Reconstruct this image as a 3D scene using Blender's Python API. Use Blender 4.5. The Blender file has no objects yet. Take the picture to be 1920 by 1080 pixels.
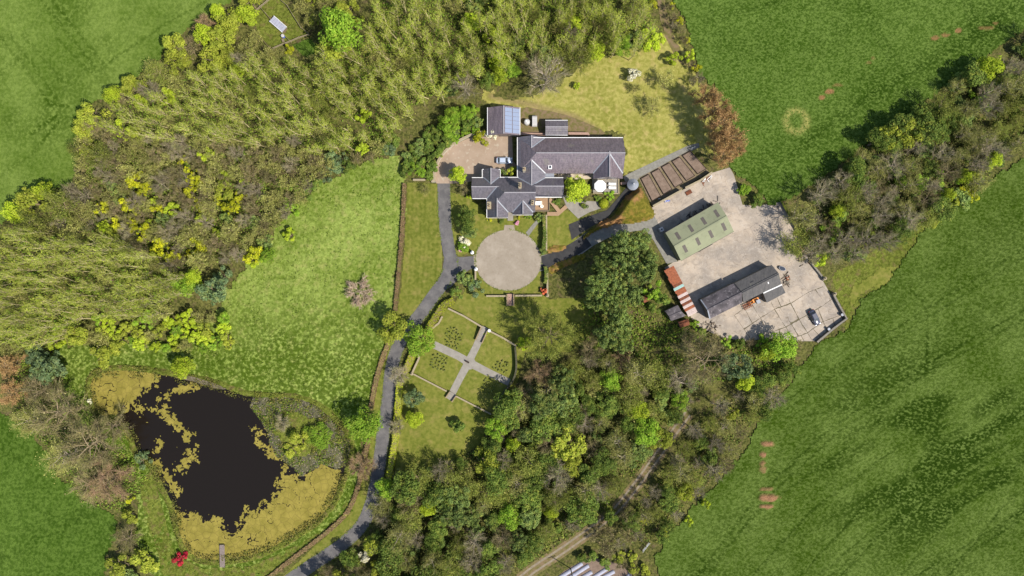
import bpy, bmesh, math, random
import numpy as np
from mathutils import Vector
from mathutils.geometry import tessellate_polygon

# ---------------------------------------------------------------- camera, sky, sun, exposure
SC = bpy.context.scene
COL = SC.collection
PXM = 7.0                       # photo pixels per metre on the ground
CAMH = 1280.0 / PXM             # drone height for a 24 mm (full-frame) lens
cam_d = bpy.data.cameras.new('drone_camera')
cam = bpy.data.objects.new('drone_camera', cam_d)
COL.objects.link(cam)
cam.location = (0, 0, CAMH)
cam_d.sensor_width = 36.0
cam_d.lens = 24.0
cam_d.clip_end = 8000.0
cam_d.clip_start = 1.0
SC.camera = cam

SUN_EL = math.radians(52)
SHX, SHY = -0.85, 0.527         # where shadows fall on the ground
world = bpy.data.worlds.new('World')
SC.world = world
world.use_nodes = True
wn = world.node_tree
bgn = wn.nodes['Background']
sky = wn.nodes.new('ShaderNodeTexSky')
sky.sky_type = 'NISHITA'
sky.sun_disc = False
sky.sun_elevation = SUN_EL
sky.sun_rotation = math.atan2(-SHX, -SHY)
wn.links.new(sky.outputs[0], bgn.inputs[0])
bgn.inputs[1].default_value = 0.125
sun_d = bpy.data.lights.new('sun', 'SUN')
sun_d.energy = 4.7
sun_d.angle = math.radians(0.53)
sun_d.color = (1.0, 0.955, 0.88)
sun = bpy.data.objects.new('sun', sun_d)
COL.objects.link(sun)
ldir = Vector((SHX * math.cos(SUN_EL), SHY * math.cos(SUN_EL), -math.sin(SUN_EL)))
sun.rotation_euler = ldir.to_track_quat('-Z', 'Y').to_euler()
sun.location = (60, -40, 120)
SC.view_settings.view_transform = 'Standard'
SC.view_settings.look = 'None'
SC.view_settings.gamma = 1.0
SC.view_settings.exposure = 0.84
SC.view_settings.use_curve_mapping = False

rng = np.random.default_rng(11)
random.seed(5)

# ---------------------------------------------------------------- helpers
def W(px, py, z=0.0):
    """photo pixel -> the point at height z that it shows"""
    f = (CAMH - z) / CAMH / PXM
    return ((px - 960.0) * f, (540.0 - py) * f, z)

def W2(px, py, z=0.0):
    p = W(px, py, z)
    return (p[0], p[1])

def srgb(r, g, b, k=1.0):
    def f(c):
        c /= 255.0
        return c / 12.92 if c <= 0.04045 else ((c + 0.055) / 1.055) ** 2.4
    return (f(r) * k, f(g) * k, f(b) * k, 1.0)

def tag(o, label=None, cat=None, group=None, kind=None):
    if label: o['label'] = label
    if cat: o['category'] = cat
    if group: o['group'] = group
    if kind: o['kind'] = kind
    return o

def empty(name, loc=(0, 0, 0), label=None, cat=None, group=None, rz=0.0):
    o = bpy.data.objects.new(name, None)
    COL.objects.link(o)
    o.location = loc
    o.rotation_euler = (0, 0, rz)
    o.empty_display_size = 0.3
    return tag(o, label, cat, group)

def link(name, me, parent=None):
    o = bpy.data.objects.new(name, me)
    COL.objects.link(o)
    if parent is not None: o.parent = parent
    return o

def np_mesh(name, verts, faces, mat=None, smooth=False):
    """verts (N,3) array, faces (M,k) array with one k"""
    verts = np.asarray(verts, np.float32); faces = np.asarray(faces, np.int32)
    me = bpy.data.meshes.new(name)
    m, k = faces.shape
    me.vertices.add(len(verts)); me.vertices.foreach_set('co', verts.ravel())
    me.loops.add(m * k); me.loops.foreach_set('vertex_index', faces.ravel())
    me.polygons.add(m)
    me.polygons.foreach_set('loop_start', np.arange(0, m * k, k, dtype=np.int32))
    me.polygons.foreach_set('loop_total', np.full(m, k, np.int32))
    if smooth: me.polygons.foreach_set('use_smooth', np.ones(m, bool))
    me.update(calc_edges=True)
    if mat: me.materials.append(mat)
    return me

class MB:
    """collects shapes; build() links them as one mesh object"""
    def __init__(s): s.v = []; s.f = []
    def add(s, vs, fs):
        o = len(s.v); s.v += [tuple(v) for v in vs]; s.f += [tuple(i + o for i in f) for f in fs]; return s
    def box(s, c, d, rz=0.0, tilt=0.0):
        x, y, z = d[0] / 2, d[1] / 2, d[2] / 2
        ca, sa = math.cos(rz), math.sin(rz)
        vs = []
        for dz in (-z, z):
            for dx, dy in ((-x, -y), (x, -y), (x, y), (-x, y)):
                vs.append((c[0] + dx * ca - dy * sa, c[1] + dx * sa + dy * ca, c[2] + dz + dx * tilt))
        return s.add(vs, [(3, 2, 1, 0), (4, 5, 6, 7), (0, 1, 5, 4), (1, 2, 6, 5), (2, 3, 7, 6), (3, 0, 4, 7)])
    def prism(s, poly, z0, z1):
        n = len(poly)
        zz0 = z0 if hasattr(z0, '__len__') else [z0] * n
        zz1 = z1 if hasattr(z1, '__len__') else [z1] * n
        ar = sum(poly[i][0] * poly[(i + 1) % n][1] - poly[(i + 1) % n][0] * poly[i][1] for i in range(n))
        if ar < 0:
            poly = poly[::-1]; zz0 = list(zz0)[::-1]; zz1 = list(zz1)[::-1]
        vs = [(p[0], p[1], z) for p, z in zip(poly, zz0)] + [(p[0], p[1], z) for p, z in zip(poly, zz1)]
        fs = [(i, (i + 1) % n, n + (i + 1) % n, n + i) for i in range(n)]
        if n <= 4:
            fs += [tuple(range(n - 1, -1, -1)), tuple(range(n, 2 * n))]
        else:
            for t in tessellate_polygon([[Vector((p[0], p[1], 0)) for p in poly]]):
                a, b, c = t
                cr = (poly[b][0] - poly[a][0]) * (poly[c][1] - poly[a][1]) - (poly[b][1] - poly[a][1]) * (poly[c][0] - poly[a][0])
                if cr < 0: b, c = c, b
                fs += [(n + a, n + b, n + c), (c, b, a)]
        return s.add(vs, fs)
    def bar(s, a, b, w, h):
        """box section from a to b, w across, h high"""
        a, b = Vector(a), Vector(b); d = (b - a).normalized()
        u = d.cross(Vector((0, 0, 1)))
        u = u.normalized() if u.length > 1e-4 else Vector((1, 0, 0))
        n = u.cross(d).normalized()
        vs = []
        for p in (a, b):
            for i, j in ((-1, -1), (1, -1), (1, 1), (-1, 1)):
                vs.append(p + u * (i * w / 2) + n * (j * h / 2))
        return s.add(vs, [(0, 1, 2, 3), (7, 6, 5, 4), (0, 4, 5, 1), (1, 5, 6, 2), (2, 6, 7, 3), (3, 7, 4, 0)])
    def tube(s, a, b, r0, r1, n=6, caps=True):
        a, b = Vector(a), Vector(b); d = (b - a).normalized()
        u = d.orthogonal().normalized(); w = d.cross(u)
        vs = []
        for p, r in ((a, r0), (b, r1)):
            for i in range(n):
                t = 2 * math.pi * i / n
                vs.append(p + u * (math.cos(t) * r) + w * (math.sin(t) * r))
        fs = [(i, (i + 1) % n, n + (i + 1) % n, n + i) for i in range(n)]
        if caps: fs += [tuple(range(n - 1, -1, -1)), tuple(range(n, 2 * n))]
        return s.add(vs, fs)
    def lathe(s, c, prof, n=16):
        vs = []; m = len(prof)
        for r, z in prof:
            for i in range(n):
                t = 2 * math.pi * i / n
                vs.append((c[0] + r * math.cos(t), c[1] + r * math.sin(t), c[2] + z))
        fs = []
        for k in range(m - 1):
            for i in range(n):
                j = (i + 1) % n
                fs.append((k * n + i, k * n + j, (k + 1) * n + j, (k + 1) * n + i))
        fs += [tuple(range(n - 1, -1, -1)), tuple(range((m - 1) * n, m * n))]
        return s.add(vs, fs)
    def build(s, name, mat, parent=None, smooth=False, label=None):
        off = Vector((0, 0, 0)); p = parent
        while p is not None:
            off += p.location; p = p.parent
        me = bpy.data.meshes.new(name)
        me.from_pydata([(v[0] - off.x, v[1] - off.y, v[2] - off.z) for v in s.v], [], s.f)
        me.materials.append(mat)
        if smooth:
            for q in me.polygons: q.use_smooth = True
        me.update()
        o = link(name, me, parent)
        if label: o['label'] = label
        return o

def smooth_poly(P, n=4, closed=True):
    """Catmull-Rom through pixel points"""
    P = [np.array(p[:2], float) for p in P]; out = []; m = len(P)
    rngi = range(m) if closed else range(m - 1)
    for i in rngi:
        g = (lambda k: P[k % m]) if closed else (lambda k: P[min(max(k, 0), m - 1)])
        p0, p1, p2, p3 = g(i - 1), g(i), g(i + 1), g(i + 2)
        for k in range(n):
            t = k / n
            out.append(0.5 * ((2 * p1) + (-p0 + p2) * t + (2 * p0 - 5 * p1 + 4 * p2 - p3) * t * t + (-p0 + 3 * p1 - 3 * p2 + p3) * t ** 3))
    if not closed: out.append(P[-1])
    return [tuple(p) for p in out]

def wpoly(P, z=0.0): return [W2(p[0], p[1], z) for p in P]

def sheet(name, P, z, mat, smooth=0, kind='structure', jitter=0.0, parent=None, thick=0.0):
    if smooth: P = smooth_poly(P, smooth)
    poly = wpoly(P)
    if jitter: poly = [(x + random.gauss(0, jitter), y + random.gauss(0, jitter)) for x, y in poly]
    if thick:
        m = MB().prism(poly, z - thick, z)
    else:
        m = MB(); fs = []
        for a, b, c in tessellate_polygon([[Vector((p[0], p[1], 0)) for p in poly]]):
            cr = (poly[b][0] - poly[a][0]) * (poly[c][1] - poly[a][1]) - (poly[b][1] - poly[a][1]) * (poly[c][0] - poly[a][0])
            fs.append((a, b, c) if cr > 0 else (a, c, b))
        m.add([(p[0], p[1], z) for p in poly], fs)
    o = m.build(name, mat, parent)
    if kind and parent is None: o['kind'] = kind
    return o

def offset_line(P, w):
    """left and right offsets of a world polyline"""
    P = [np.array(p[:2], float) for p in P]; L, R = [], []
    n = len(P)
    for i in range(n):
        d = P[min(i + 1, n - 1)] - P[max(i - 1, 0)]
        d /= (np.linalg.norm(d) + 1e-9)
        nn = np.array([-d[1], d[0]])
        wi = w[i] if hasattr(w, '__len__') else w
        L.append(tuple(P[i] + nn * wi / 2)); R.append(tuple(P[i] - nn * wi / 2))
    return L, R

def ribbon(name, P, w, z, mat, smooth=5, kind='structure', parent=None):
    P = smooth_poly(P, smooth, closed=False) if smooth else P
    L, R = offset_line(wpoly(P), w)
    m = MB(); n = len(L)
    m.add([(x, y, z) for x, y in L] + [(x, y, z) for x, y in R], [(n + i, n + i + 1, i + 1, i) for i in range(n - 1)])
    o = m.build(name, mat, parent)
    if kind and parent is None: o['kind'] = kind
    return o

def inside(poly, x, y):
    x = np.asarray(x); y = np.asarray(y); r = np.zeros(x.shape, bool)
    n = len(poly); j = n - 1
    for i in range(n):
        xi, yi = poly[i]; xj, yj = poly[j]
        if yi != yj:
            r ^= ((yi > y) != (yj > y)) & (x < (xj - xi) * (y - yi) / (yj - yi) + xi)
        j = i
    return r

def _hash(ix, iy, seed):
    h = (ix.astype(np.int64) * 374761393 + iy.astype(np.int64) * 668265263 + seed * 144664633) & 0xffffffff
    h = ((h ^ (h >> 13)) * 1274126177) & 0xffffffff
    return ((h ^ (h >> 16)) & 0xffff) / 65535.0

def vnoise(x, y, seed=0):
    ix = np.floor(x); iy = np.floor(y); fx = x - ix; fy = y - iy
    fx = fx * fx * (3 - 2 * fx); fy = fy * fy * (3 - 2 * fy)
    a = _hash(ix, iy, seed); b = _hash(ix + 1, iy, seed); c = _hash(ix, iy + 1, seed); d = _hash(ix + 1, iy + 1, seed)
    return (a * (1 - fx) + b * fx) * (1 - fy) + (c * (1 - fx) + d * fx) * fy

def fbm(x, y, scale, seed=0, oct=3):
    x = np.asarray(x) / scale; y = np.asarray(y) / scale; t = 0; amp = 0.5; s = 0
    for o in range(oct):
        t = t + amp * vnoise(x, y, seed + o * 17); s += amp; amp *= 0.55; x = x * 2.03 + 3.1; y = y * 2.03 + 7.7
    return t / s

def line_dist(x, y, pts):
    d = np.full(np.shape(x), 1e9)
    for (ax, ay), (bx, by) in zip(pts[:-1], pts[1:]):
        dx, dy = bx - ax, by - ay
        t = np.clip(((x - ax) * dx + (y - ay) * dy) / (dx * dx + dy * dy + 1e-9), 0, 1)
        d = np.minimum(d, np.hypot(x - ax - t * dx, y - ay - t * dy))
    return d

def grid_patch(name, P, res, z0, mat, hfun=None, afun=None, rag=0.5, kind='structure', keep=None, smooth=0, parent=None):
    """fine grid of cells inside a polygon, with a ragged natural edge, relief and a dark/bare attribute"""
    if smooth: P = smooth_poly(P, smooth)
    poly = wpoly(P)
    xs = [p[0] for p in poly]; ys = [p[1] for p in poly]
    nx = int((max(xs) - min(xs)) / res) + 2; ny = int((max(ys) - min(ys)) / res) + 2
    gx = min(xs) + np.arange(nx + 1) * res; gy = min(ys) + np.arange(ny + 1) * res
    cx, cy = np.meshgrid((gx[:-1] + gx[1:]) / 2, (gy[:-1] + gy[1:]) / 2)
    jx = (fbm(cx, cy, 1.6, 91) - 0.5) * 2 * rag * 2; jy = (fbm(cx, cy, 1.6, 57) - 0.5) * 2 * rag * 2
    m = inside(poly, cx + jx, cy + jy)
    if keep is not None: m &= keep(cx, cy)
    VX, VY = np.meshgrid(gx, gy)
    idx = -np.ones(VX.shape, np.int64)
    used = np.zeros(VX.shape, bool)
    used[:-1, :-1] |= m; used[1:, :-1] |= m; used[:-1, 1:] |= m; used[1:, 1:] |= m
    idx[used] = np.arange(used.sum())
    x = VX[used]; y = VY[used]
    z = np.full(x.shape, z0) + (hfun(x, y) if hfun else 0)
    q = np.stack([idx[:-1, :-1][m], idx[:-1, 1:][m], idx[1:, 1:][m], idx[1:, :-1][m]], 1)
    me = np_mesh(name, np.stack([x, y, z], 1), q, mat, True)
    if afun:
        for nm, arr in zip(('dark', 'bare', 'dry'), afun(x, y)):
            at = me.attributes.new(nm, 'FLOAT', 'POINT')
            at.data.foreach_set('value', np.clip(np.broadcast_to(arr, x.shape), 0, 1).astype(np.float32))
    o = link(name, me, parent)
    if kind: o['kind'] = kind
    return o

# ---------------------------------------------------------------- materials
class NT:
    def __init__(s, name, rough=0.9, spec=0.2):
        s.m = bpy.data.materials.new(name); s.m.use_nodes = True
        s.t = s.m.node_tree; s.b = s.t.nodes['Principled BSDF']; s.out = s.t.nodes['Material Output']
        s.b.inputs['Roughness'].default_value = rough
        s.b.inputs['Specular IOR Level'].default_value = spec
        s._pos = None
    def n(s, typ, **kw):
        nd = s.t.nodes.new(typ)
        for k, v in kw.items(): setattr(nd, k, v)
        return nd
    def l(s, a, b): s.t.links.new(a, b)
    def pos(s, obj=False):
        if obj: return s.n('ShaderNodeTexCoord').outputs['Object']
        if s._pos is None: s._pos = s.n('ShaderNodeNewGeometry').outputs['Position']
        return s._pos
    def mapped(s, vec, scale=(1, 1, 1), rot=(0, 0, 0)):
        mp = s.n('ShaderNodeMapping'); mp.inputs['Scale'].default_value = scale; mp.inputs['Rotation'].default_value = rot
        s.l(vec, mp.inputs['Vector']); return mp.outputs[0]
    def noise(s, scale, detail=4, vec=None, lo=None, hi=None, rough=0.55, dist=0.0):
        nd = s.n('ShaderNodeTexNoise'); nd.inputs['Scale'].default_value = scale; nd.inputs['Detail'].default_value = detail
        nd.inputs['Roughness'].default_value = rough; nd.inputs['Distortion'].default_value = dist
        s.l(vec if vec is not None else s.pos(), nd.inputs['Vector'])
        o = nd.outputs['Fac']
        return s.ramp(o, lo, hi) if lo is not None else o
    def ramp(s, o, lo, hi, a=0.0, b=1.0):
        r = s.n('ShaderNodeMapRange'); r.inputs[1].default_value = lo; r.inputs[2].default_value = hi
        r.inputs[3].default_value = a; r.inputs[4].default_value = b
        s.l(o, r.inputs[0]); return r.outputs[0]
    def mix(s, f, a, b, mode='MIX'):
        m = s.n('ShaderNodeMix', data_type='RGBA', blend_type=mode)
        for i, v in ((0, f), (6, a), (7, b)):
            if hasattr(v, 'is_output'): s.l(v, m.inputs[i])
            else: m.inputs[i].default_value = v
        return m.outputs[2]
    def math(s, op, a, b=0.0):
        m = s.n('ShaderNodeMath', operation=op)
        for i, v in ((0, a), (1, b)):
            if hasattr(v, 'is_output'): s.l(v, m.inputs[i])
            else: m.inputs[i].default_value = v
        return m.outputs[0]
    def attr(s, name):
        a = s.n('ShaderNodeAttribute'); a.attribute_name = name; return a.outputs['Fac']
    def color(s, c):
        if hasattr(c, 'is_output'): s.l(c, s.b.inputs['Base Color'])
        else: s.b.inputs['Base Color'].default_value = c
        return s
    def bump(s, h, strength=0.5, dist=0.1):
        b = s.n('ShaderNodeBump'); b.inputs['Strength'].default_value = strength; b.inputs['Distance'].default_value = dist
        s.l(h, b.inputs['Height']); s.l(b.outputs[0], s.b.inputs['Normal']); return s

def plain(name, c, rough=0.8, spec=0.3, var=0.15, scale=2.0, metal=0.0, obj=False):
    t = NT(name, rough, spec)
    n = t.noise(scale, 5, t.pos(obj))
    k = t.ramp(n, 0.3, 0.7, 1 - var, 1 + var)
    cc = t.n('ShaderNodeVectorMath', operation='SCALE'); cc.inputs[0].default_value = c[:3]; t.l(k, cc.inputs['Scale'])
    t.l(cc.outputs[0], t.b.inputs['Base Color'])
    t.b.inputs['Metallic'].default_value = metal
    return t.m

K = 0.455      # photo brightness -> surface colour at this exposure
def grass_mat(name, light, dark, dry=None, soil=None, s1=1.5, bump=0.8, bd=0.3, fine=6.0, patch=0.12, patch_amt=0.3, rot=0.0, stretch=1.0, contrast=0.09):
    """two-scale tufted grass: light blade tips over dark gaps, broad patches, and attributes for trodden and bare ground"""
    t = NT(name, 0.95, 0.05)
    v = t.mapped(t.pos(), (1, stretch, 1), (0, 0, rot))
    n1 = t.noise(s1, 4, v, 0.5 - contrast, 0.5 + contrast, 0.6, 0.4)
    big = t.noise(patch, 4, t.mapped(t.pos(), (1, 1, 1)), 0.38, 0.62)
    f = t.math('ADD', t.math('MULTIPLY', n1, 1 - patch_amt), t.math('MULTIPLY', big, patch_amt))
    c = t.mix(f, light, dark)
    if dry: c = t.mix(t.noise(s1 * 0.45, 4, None, 0.52, 0.68), c, t.mix(f, dry, t.mix(0.5, dry, dark)))
    fn = t.noise(fine, 2, None, 0.35, 0.65)
    c = t.mix(t.math('MULTIPLY', fn, 0.35), c, dark)
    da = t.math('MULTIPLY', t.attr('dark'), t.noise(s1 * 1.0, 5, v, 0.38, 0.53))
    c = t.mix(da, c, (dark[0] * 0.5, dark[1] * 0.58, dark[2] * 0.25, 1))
    c = t.mix(t.math('MULTIPLY', t.attr('dry'), t.noise(s1 * 1.3, 4, None, 0.35, 0.6)), c, srgb(178, 172, 96, K))
    if soil: c = t.mix(t.math('MULTIPLY', t.attr('bare'), t.noise(2.2, 5, None, 0.2, 0.42)), c, t.mix(t.noise(3.0, 5, None, 0.35, 0.65), soil, tuple(x * 0.7 for x in soil[:3]) + (1,)))
    t.color(c)
    h = t.math('ADD', t.noise(s1 * 1.2, 4, v, rough=0.6), t.math('MULTIPLY', t.noise(fine, 3), 0.3))
    t.bump(h, bump, bd)
    return t.m

M = {}
M['ground'] = grass_mat('woodland_floor', srgb(142, 138, 76, K), srgb(74, 80, 36, K), srgb(132, 112, 84, K))
M['field_nw'] = grass_mat('young_crop_grass', srgb(138, 158, 74, K), srgb(86, 112, 32, K), None, srgb(150, 120, 80, K), 1.3, 0.8, 0.22, 5, 0.07, 0.45, 0, 1, 0.12)
M['field_ne'] = grass_mat('cereal_crop', srgb(122, 146, 66, K), srgb(62, 90, 16, K), None, srgb(172, 130, 86, K), 1.55, 1.0, 0.3, 5, 0.05, 0.18, 0.6, 1.3)
M['field_se'] = grass_mat('cereal_crop_dark', srgb(120, 140, 66, K), srgb(62, 86, 10, K), None, srgb(182, 136, 100, K), 1.25, 1.0, 0.35, 4.5, 0.07, 0.36, 0.5, 1.4)
M['field_sw'] = grass_mat('pasture', srgb(112, 138, 56, K), srgb(62, 90, 18, K), None, None, 1.2, 1.0, 0.3, 5, 0.07, 0.3)
M['meadow'] = grass_mat('tussock_meadow', srgb(178, 194, 98, K), srgb(100, 122, 34, K), srgb(188, 190, 108, K), None, 1.3, 0.8, 0.3, 4, 0.06, 0.42, 0, 1, 0.13)
M['lawn'] = grass_mat('mown_lawn', srgb(154, 152, 72, K), srgb(108, 118, 42, K), srgb(170, 156, 88, K), None, 1.0, 0.5, 0.1, 7, 0.1, 0.3, 0, 1, 0.13)
M['dry_lawn'] = grass_mat('dry_mown_lawn', srgb(200, 190, 108, K), srgb(146, 146, 62, K), srgb(214, 192, 124, K), srgb(166, 140, 108, K), 0.9, 0.5, 0.12, 5, 0.1, 0.25, 0, 1, 0.12)
M['bank'] = grass_mat('bank_grass', srgb(146, 154, 66, K), srgb(88, 98, 32, K), srgb(146, 126, 82, K), srgb(100, 86, 68, K), 1.4, 1.0, 0.3)
M['mound'] = grass_mat('planted_bank', srgb(154, 140, 58, K), srgb(98, 100, 30, K), srgb(176, 140, 70, K), srgb(196, 146, 96, K), 1.3, 0.9, 0.25, 4)

t = NT('asphalt', 0.85, 0.25)
n = t.noise(0.5, 5, None, 0.35, 0.65)
c = t.mix(n, srgb(108, 104, 102, K), srgb(138, 133, 128, K))
c = t.mix(t.noise(9, 3, None, 0.4, 0.65), c, t.mix(0.5, c, srgb(80, 80, 84, K)))
t.color(c).bump(t.noise(14, 3), 0.3, 0.02); M['asphalt'] = t.m
t = NT('shade_toned_asphalt', 0.85, 0.25)  # asphalt with the shade of bank and trees put into its colour
t.color(t.mix(t.noise(0.6, 5, None, 0.35, 0.65), srgb(58, 57, 58, K), srgb(74, 72, 70, K))).bump(t.noise(14, 3), 0.3, 0.02); M['shade_toned_asphalt'] = t.m
t = NT('gravel', 0.95, 0.15)
c = t.mix(t.noise(0.45, 6, None, 0.3, 0.7), srgb(190, 176, 156, K), srgb(174, 160, 140, K))
c = t.mix(t.noise(11, 2, None, 0.45, 0.7), c, srgb(150, 136, 118, K))
c = t.mix(t.math('MULTIPLY', t.noise(1.8, 6, None, 0.52, 0.72, 0.7), 0.55), c, srgb(150, 134, 114, K))
c = t.mix(t.math('MULTIPLY', t.noise(0.25, 4, None, 0.5, 0.68), 0.5), c, srgb(206, 192, 172, K))
t.color(c).bump(t.noise(12, 2), 0.5, 0.03); M['gravel'] = t.m
t = NT('court_gravel', 0.95, 0.15)
c = t.mix(t.noise(0.3, 6, None, 0.3, 0.7), srgb(196, 172, 148, K), srgb(178, 154, 130, K))
c = t.mix(t.noise(0.9, 6, None, 0.56, 0.68), c, srgb(206, 190, 166, K))
t.color(c).bump(t.noise(10, 2), 0.4, 0.03); M['court_gravel'] = t.m
t = NT('pale_path', 0.9, 0.2)
c = t.mix(t.noise(0.8, 5, None, 0.3, 0.7), srgb(180, 172, 158, K), srgb(158, 150, 138, K))
t.color(c).bump(t.noise(9, 3), 0.4, 0.03); M['path'] = t.m
t = NT('grey_gravel_path', 0.95, 0.15)
t.color(t.mix(t.noise(1.5, 5, None, 0.3, 0.7), srgb(166, 162, 150, K), srgb(140, 136, 126, K))).bump(t.noise(9, 3), 0.5, 0.04); M['grey_path'] = t.m

def slab_mat():
    t = NT('weathered_concrete', 0.9, 0.2)
    oi = t.n('ShaderNodeObjectInfo')
    a = t.mix(oi.outputs['Random'], srgb(214, 196, 174, K), srgb(202, 184, 162, K))
    big = t.noise(0.16, 4, None, 0.42, 0.66)
    c = t.mix(big, a, srgb(172, 160, 146, K))
    sp = t.noise(0.9, 6, None, 0.5, 0.68, 0.7, 1.2)
    c = t.mix(t.math('MULTIPLY', sp, 0.55), c, srgb(222, 210, 194, K))
    st = t.noise(0.42, 7, None, 0.55, 0.72, 0.75, 2.0)
    c = t.mix(t.math('MULTIPLY', st, 0.85), c, srgb(128, 112, 92, K))
    c = t.mix(t.math('MULTIPLY', t.noise(0.22, 7, t.mapped(t.pos(), (1, 1.6, 1), (0, 0, 0.9)), 0.5, 0.66, 0.7, 1.5), 0.6), c, srgb(156, 144, 132, K))
    ms = t.noise(2.4, 6, None, 0.6, 0.75, 0.7)
    c = t.mix(t.math('MULTIPLY', ms, 0.7), c, srgb(118, 108, 96, K))
    t.color(c).bump(t.noise(5, 6), 0.35, 0.04)
    return t.m
M['slab'] = slab_mat()
t = NT('yard_dirt', 0.95, 0.1)
c = t.mix(t.noise(0.8, 6, None, 0.35, 0.65), srgb(128, 116, 94, K), srgb(96, 92, 62, K))
t.color(t.mix(t.noise(3, 4, None, 0.5, 0.7), c, srgb(160, 146, 126, K))).bump(t.noise(4, 5), 0.6, 0.08); M['dirt'] = t.m
t = NT('dry_soil', 0.95, 0.1)
c = t.mix(t.noise(1.2, 6, None, 0.3, 0.7), srgb(160, 138, 120, K), srgb(132, 112, 96, K))
t.color(c).bump(t.noise(5, 5), 0.8, 0.08); M['soil'] = t.m
t = NT('bed_path_soil', 0.95, 0.1)
t.color(t.mix(t.noise(0.9, 6, None, 0.4, 0.62), srgb(156, 136, 112, K), srgb(134, 122, 88, K))).bump(t.noise(5, 5), 0.8, 0.08); M['bedpath'] = t.m
t = NT('weedy_soil', 0.95, 0.1)
c = t.mix(t.noise(0.9, 6, None, 0.4, 0.62), srgb(148, 126, 96, K), srgb(120, 116, 62, K))
t.color(c).bump(t.noise(5, 5), 0.8, 0.08); M['weedy'] = t.m

def slate(name, base, streak, rot, k2=0.5):
    t = NT(name, 0.38, 0.6)
    v = t.mapped(t.pos(), (2.6, 0.35, 1.2) if not rot else (0.35, 2.6, 1.2))
    n = t.noise(1.0, 6, v, 0.35, 0.68)
    c = t.mix(n, base, streak)
    w = t.mapped(t.pos(), (3.2, 3.2, 3.2))
    c = t.mix(t.noise(1.0, 3, w, 0.4, 0.7), c, t.mix(k2, c, (0.03, 0.028, 0.032, 1)))
    c = t.mix(t.noise(0.5, 6, None, 0.6, 0.72), c, t.mix(0.35, c, srgb(150, 146, 120, K)))
    t.color(c)
    wv = t.n('ShaderNodeTexWave', wave_type='BANDS', bands_direction='Z', wave_profile='SAW')
    wv.inputs['Scale'].default_value = 1.1; wv.inputs['Distortion'].default_value = 0.6
    t.l(t.pos(), wv.inputs['Vector'])
    t.bump(t.math('ADD', wv.outputs['Fac'], t.noise(7, 2)), 0.35, 0.03)
    return t.m
M['slate_x'] = slate('slate_roof_courses', srgb(140, 131, 136, K), srgb(108, 101, 107, K), False)
M['slate_y'] = slate('slate_roof_cross_courses', srgb(141, 133, 139, K), srgb(110, 103, 110, K), True)
M['slate_warm'] = slate('slate_roof_warm', srgb(152, 135, 139, K), srgb(116, 101, 107, K), False)
M['slate_old'] = slate('old_grey_roof', srgb(112, 107, 102, K), srgb(84, 81, 78, K), False)
M['slate_old'].node_tree.nodes['Principled BSDF'].inputs['Roughness'].default_value = 0.9
t = NT('lichened_asbestos', 0.85, 0.2)
c = t.mix(t.noise(0.5, 7, None, 0.4, 0.66), srgb(118, 110, 112, K), srgb(74, 70, 72, K))
c = t.mix(t.noise(1.6, 6, None, 0.56, 0.7), c, srgb(160, 152, 152, K))
t.color(c); M['asbestos'] = t.m
M['ridge'] = plain('pale_ridge_tile', srgb(176, 170, 172, K), 0.7, 0.3, 0.12)
M['lead'] = plain('lead_flashing', srgb(160, 164, 172, K), 0.45, 0.5, 0.1)
M['render'] = plain('cream_wall_render', srgb(226, 214, 192, K), 0.85, 0.2, 0.07, 0.8)
M['stone'] = plain('garden_wall_stone', srgb(172, 150, 116, K), 0.9, 0.2, 0.3, 3.0)
M['stone_grey'] = plain('grey_wall_stone', srgb(150, 142, 128, K), 0.9, 0.2, 0.3, 3.0)
M['mossy'] = plain('shade_toned_stone', srgb(96, 94, 72, K), 0.95, 0.1, 0.3, 2.0)  # no moss: wall stone darkened in colour for the shade of the trees
M['rut'] = plain('pale_rut_gravel', srgb(160, 146, 124, K), 0.95, 0.1, 0.25, 1.2)
M['cream_paving'] = plain('cream_paving', srgb(226, 208, 182, K), 0.9, 0.2, 0.12, 1.5)
M['coping'] = plain('pale_coping_stone', srgb(184, 168, 136, K), 0.85, 0.2, 0.15, 3.0)
M['brick_pink'] = plain('pinkish_wall_coping', srgb(196, 160, 140, K), 0.85, 0.2, 0.15, 3.0)
M['white'] = plain('white_paint', (0.5, 0.49, 0.47, 1), 0.6, 0.3, 0.05)
M['fabric'] = plain('white_canvas', (0.68, 0.68, 0.66, 1), 0.9, 0.1, 0.03)
M['cushion'] = plain('cream_cushion', srgb(236, 222, 204, 0.8), 0.9, 0.1, 0.05)
M['dark'] = plain('dark_opening', (0.02, 0.02, 0.022, 1), 0.7, 0.2, 0.1)
M['rubber'] = plain('tyre_rubber', (0.02, 0.02, 0.02, 1), 0.8, 0.2, 0.1)
M['steel'] = plain('galvanised_steel', srgb(170, 172, 172, K), 0.4, 0.5, 0.1, 2.0, 0.6)
M['wood'] = plain('weathered_timber', srgb(150, 132, 110, K), 0.85, 0.2, 0.2, 4.0)
M['deck'] = plain('decking_timber', srgb(190, 156, 122, K), 0.8, 0.2, 0.15, 5.0)
M['jetty'] = plain('grey_jetty_timber', srgb(158, 142, 132, K), 0.85, 0.2, 0.2, 4.0)
M['board'] = plain('dark_edging_board', srgb(70, 56, 48, K), 0.85, 0.2, 0.2, 4.0)
M['rust'] = plain('rusty_iron', srgb(176, 104, 70, K), 0.8, 0.2, 0.3, 2.5)
M['rust_dark'] = plain('dark_rusty_iron', srgb(140, 84, 58, K), 0.85, 0.2, 0.35, 2.5)
M['sheet_pale'] = plain('pale_corrugated_iron', srgb(214, 192, 182, 0.5), 0.6, 0.3, 0.12, 2.0)
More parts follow.
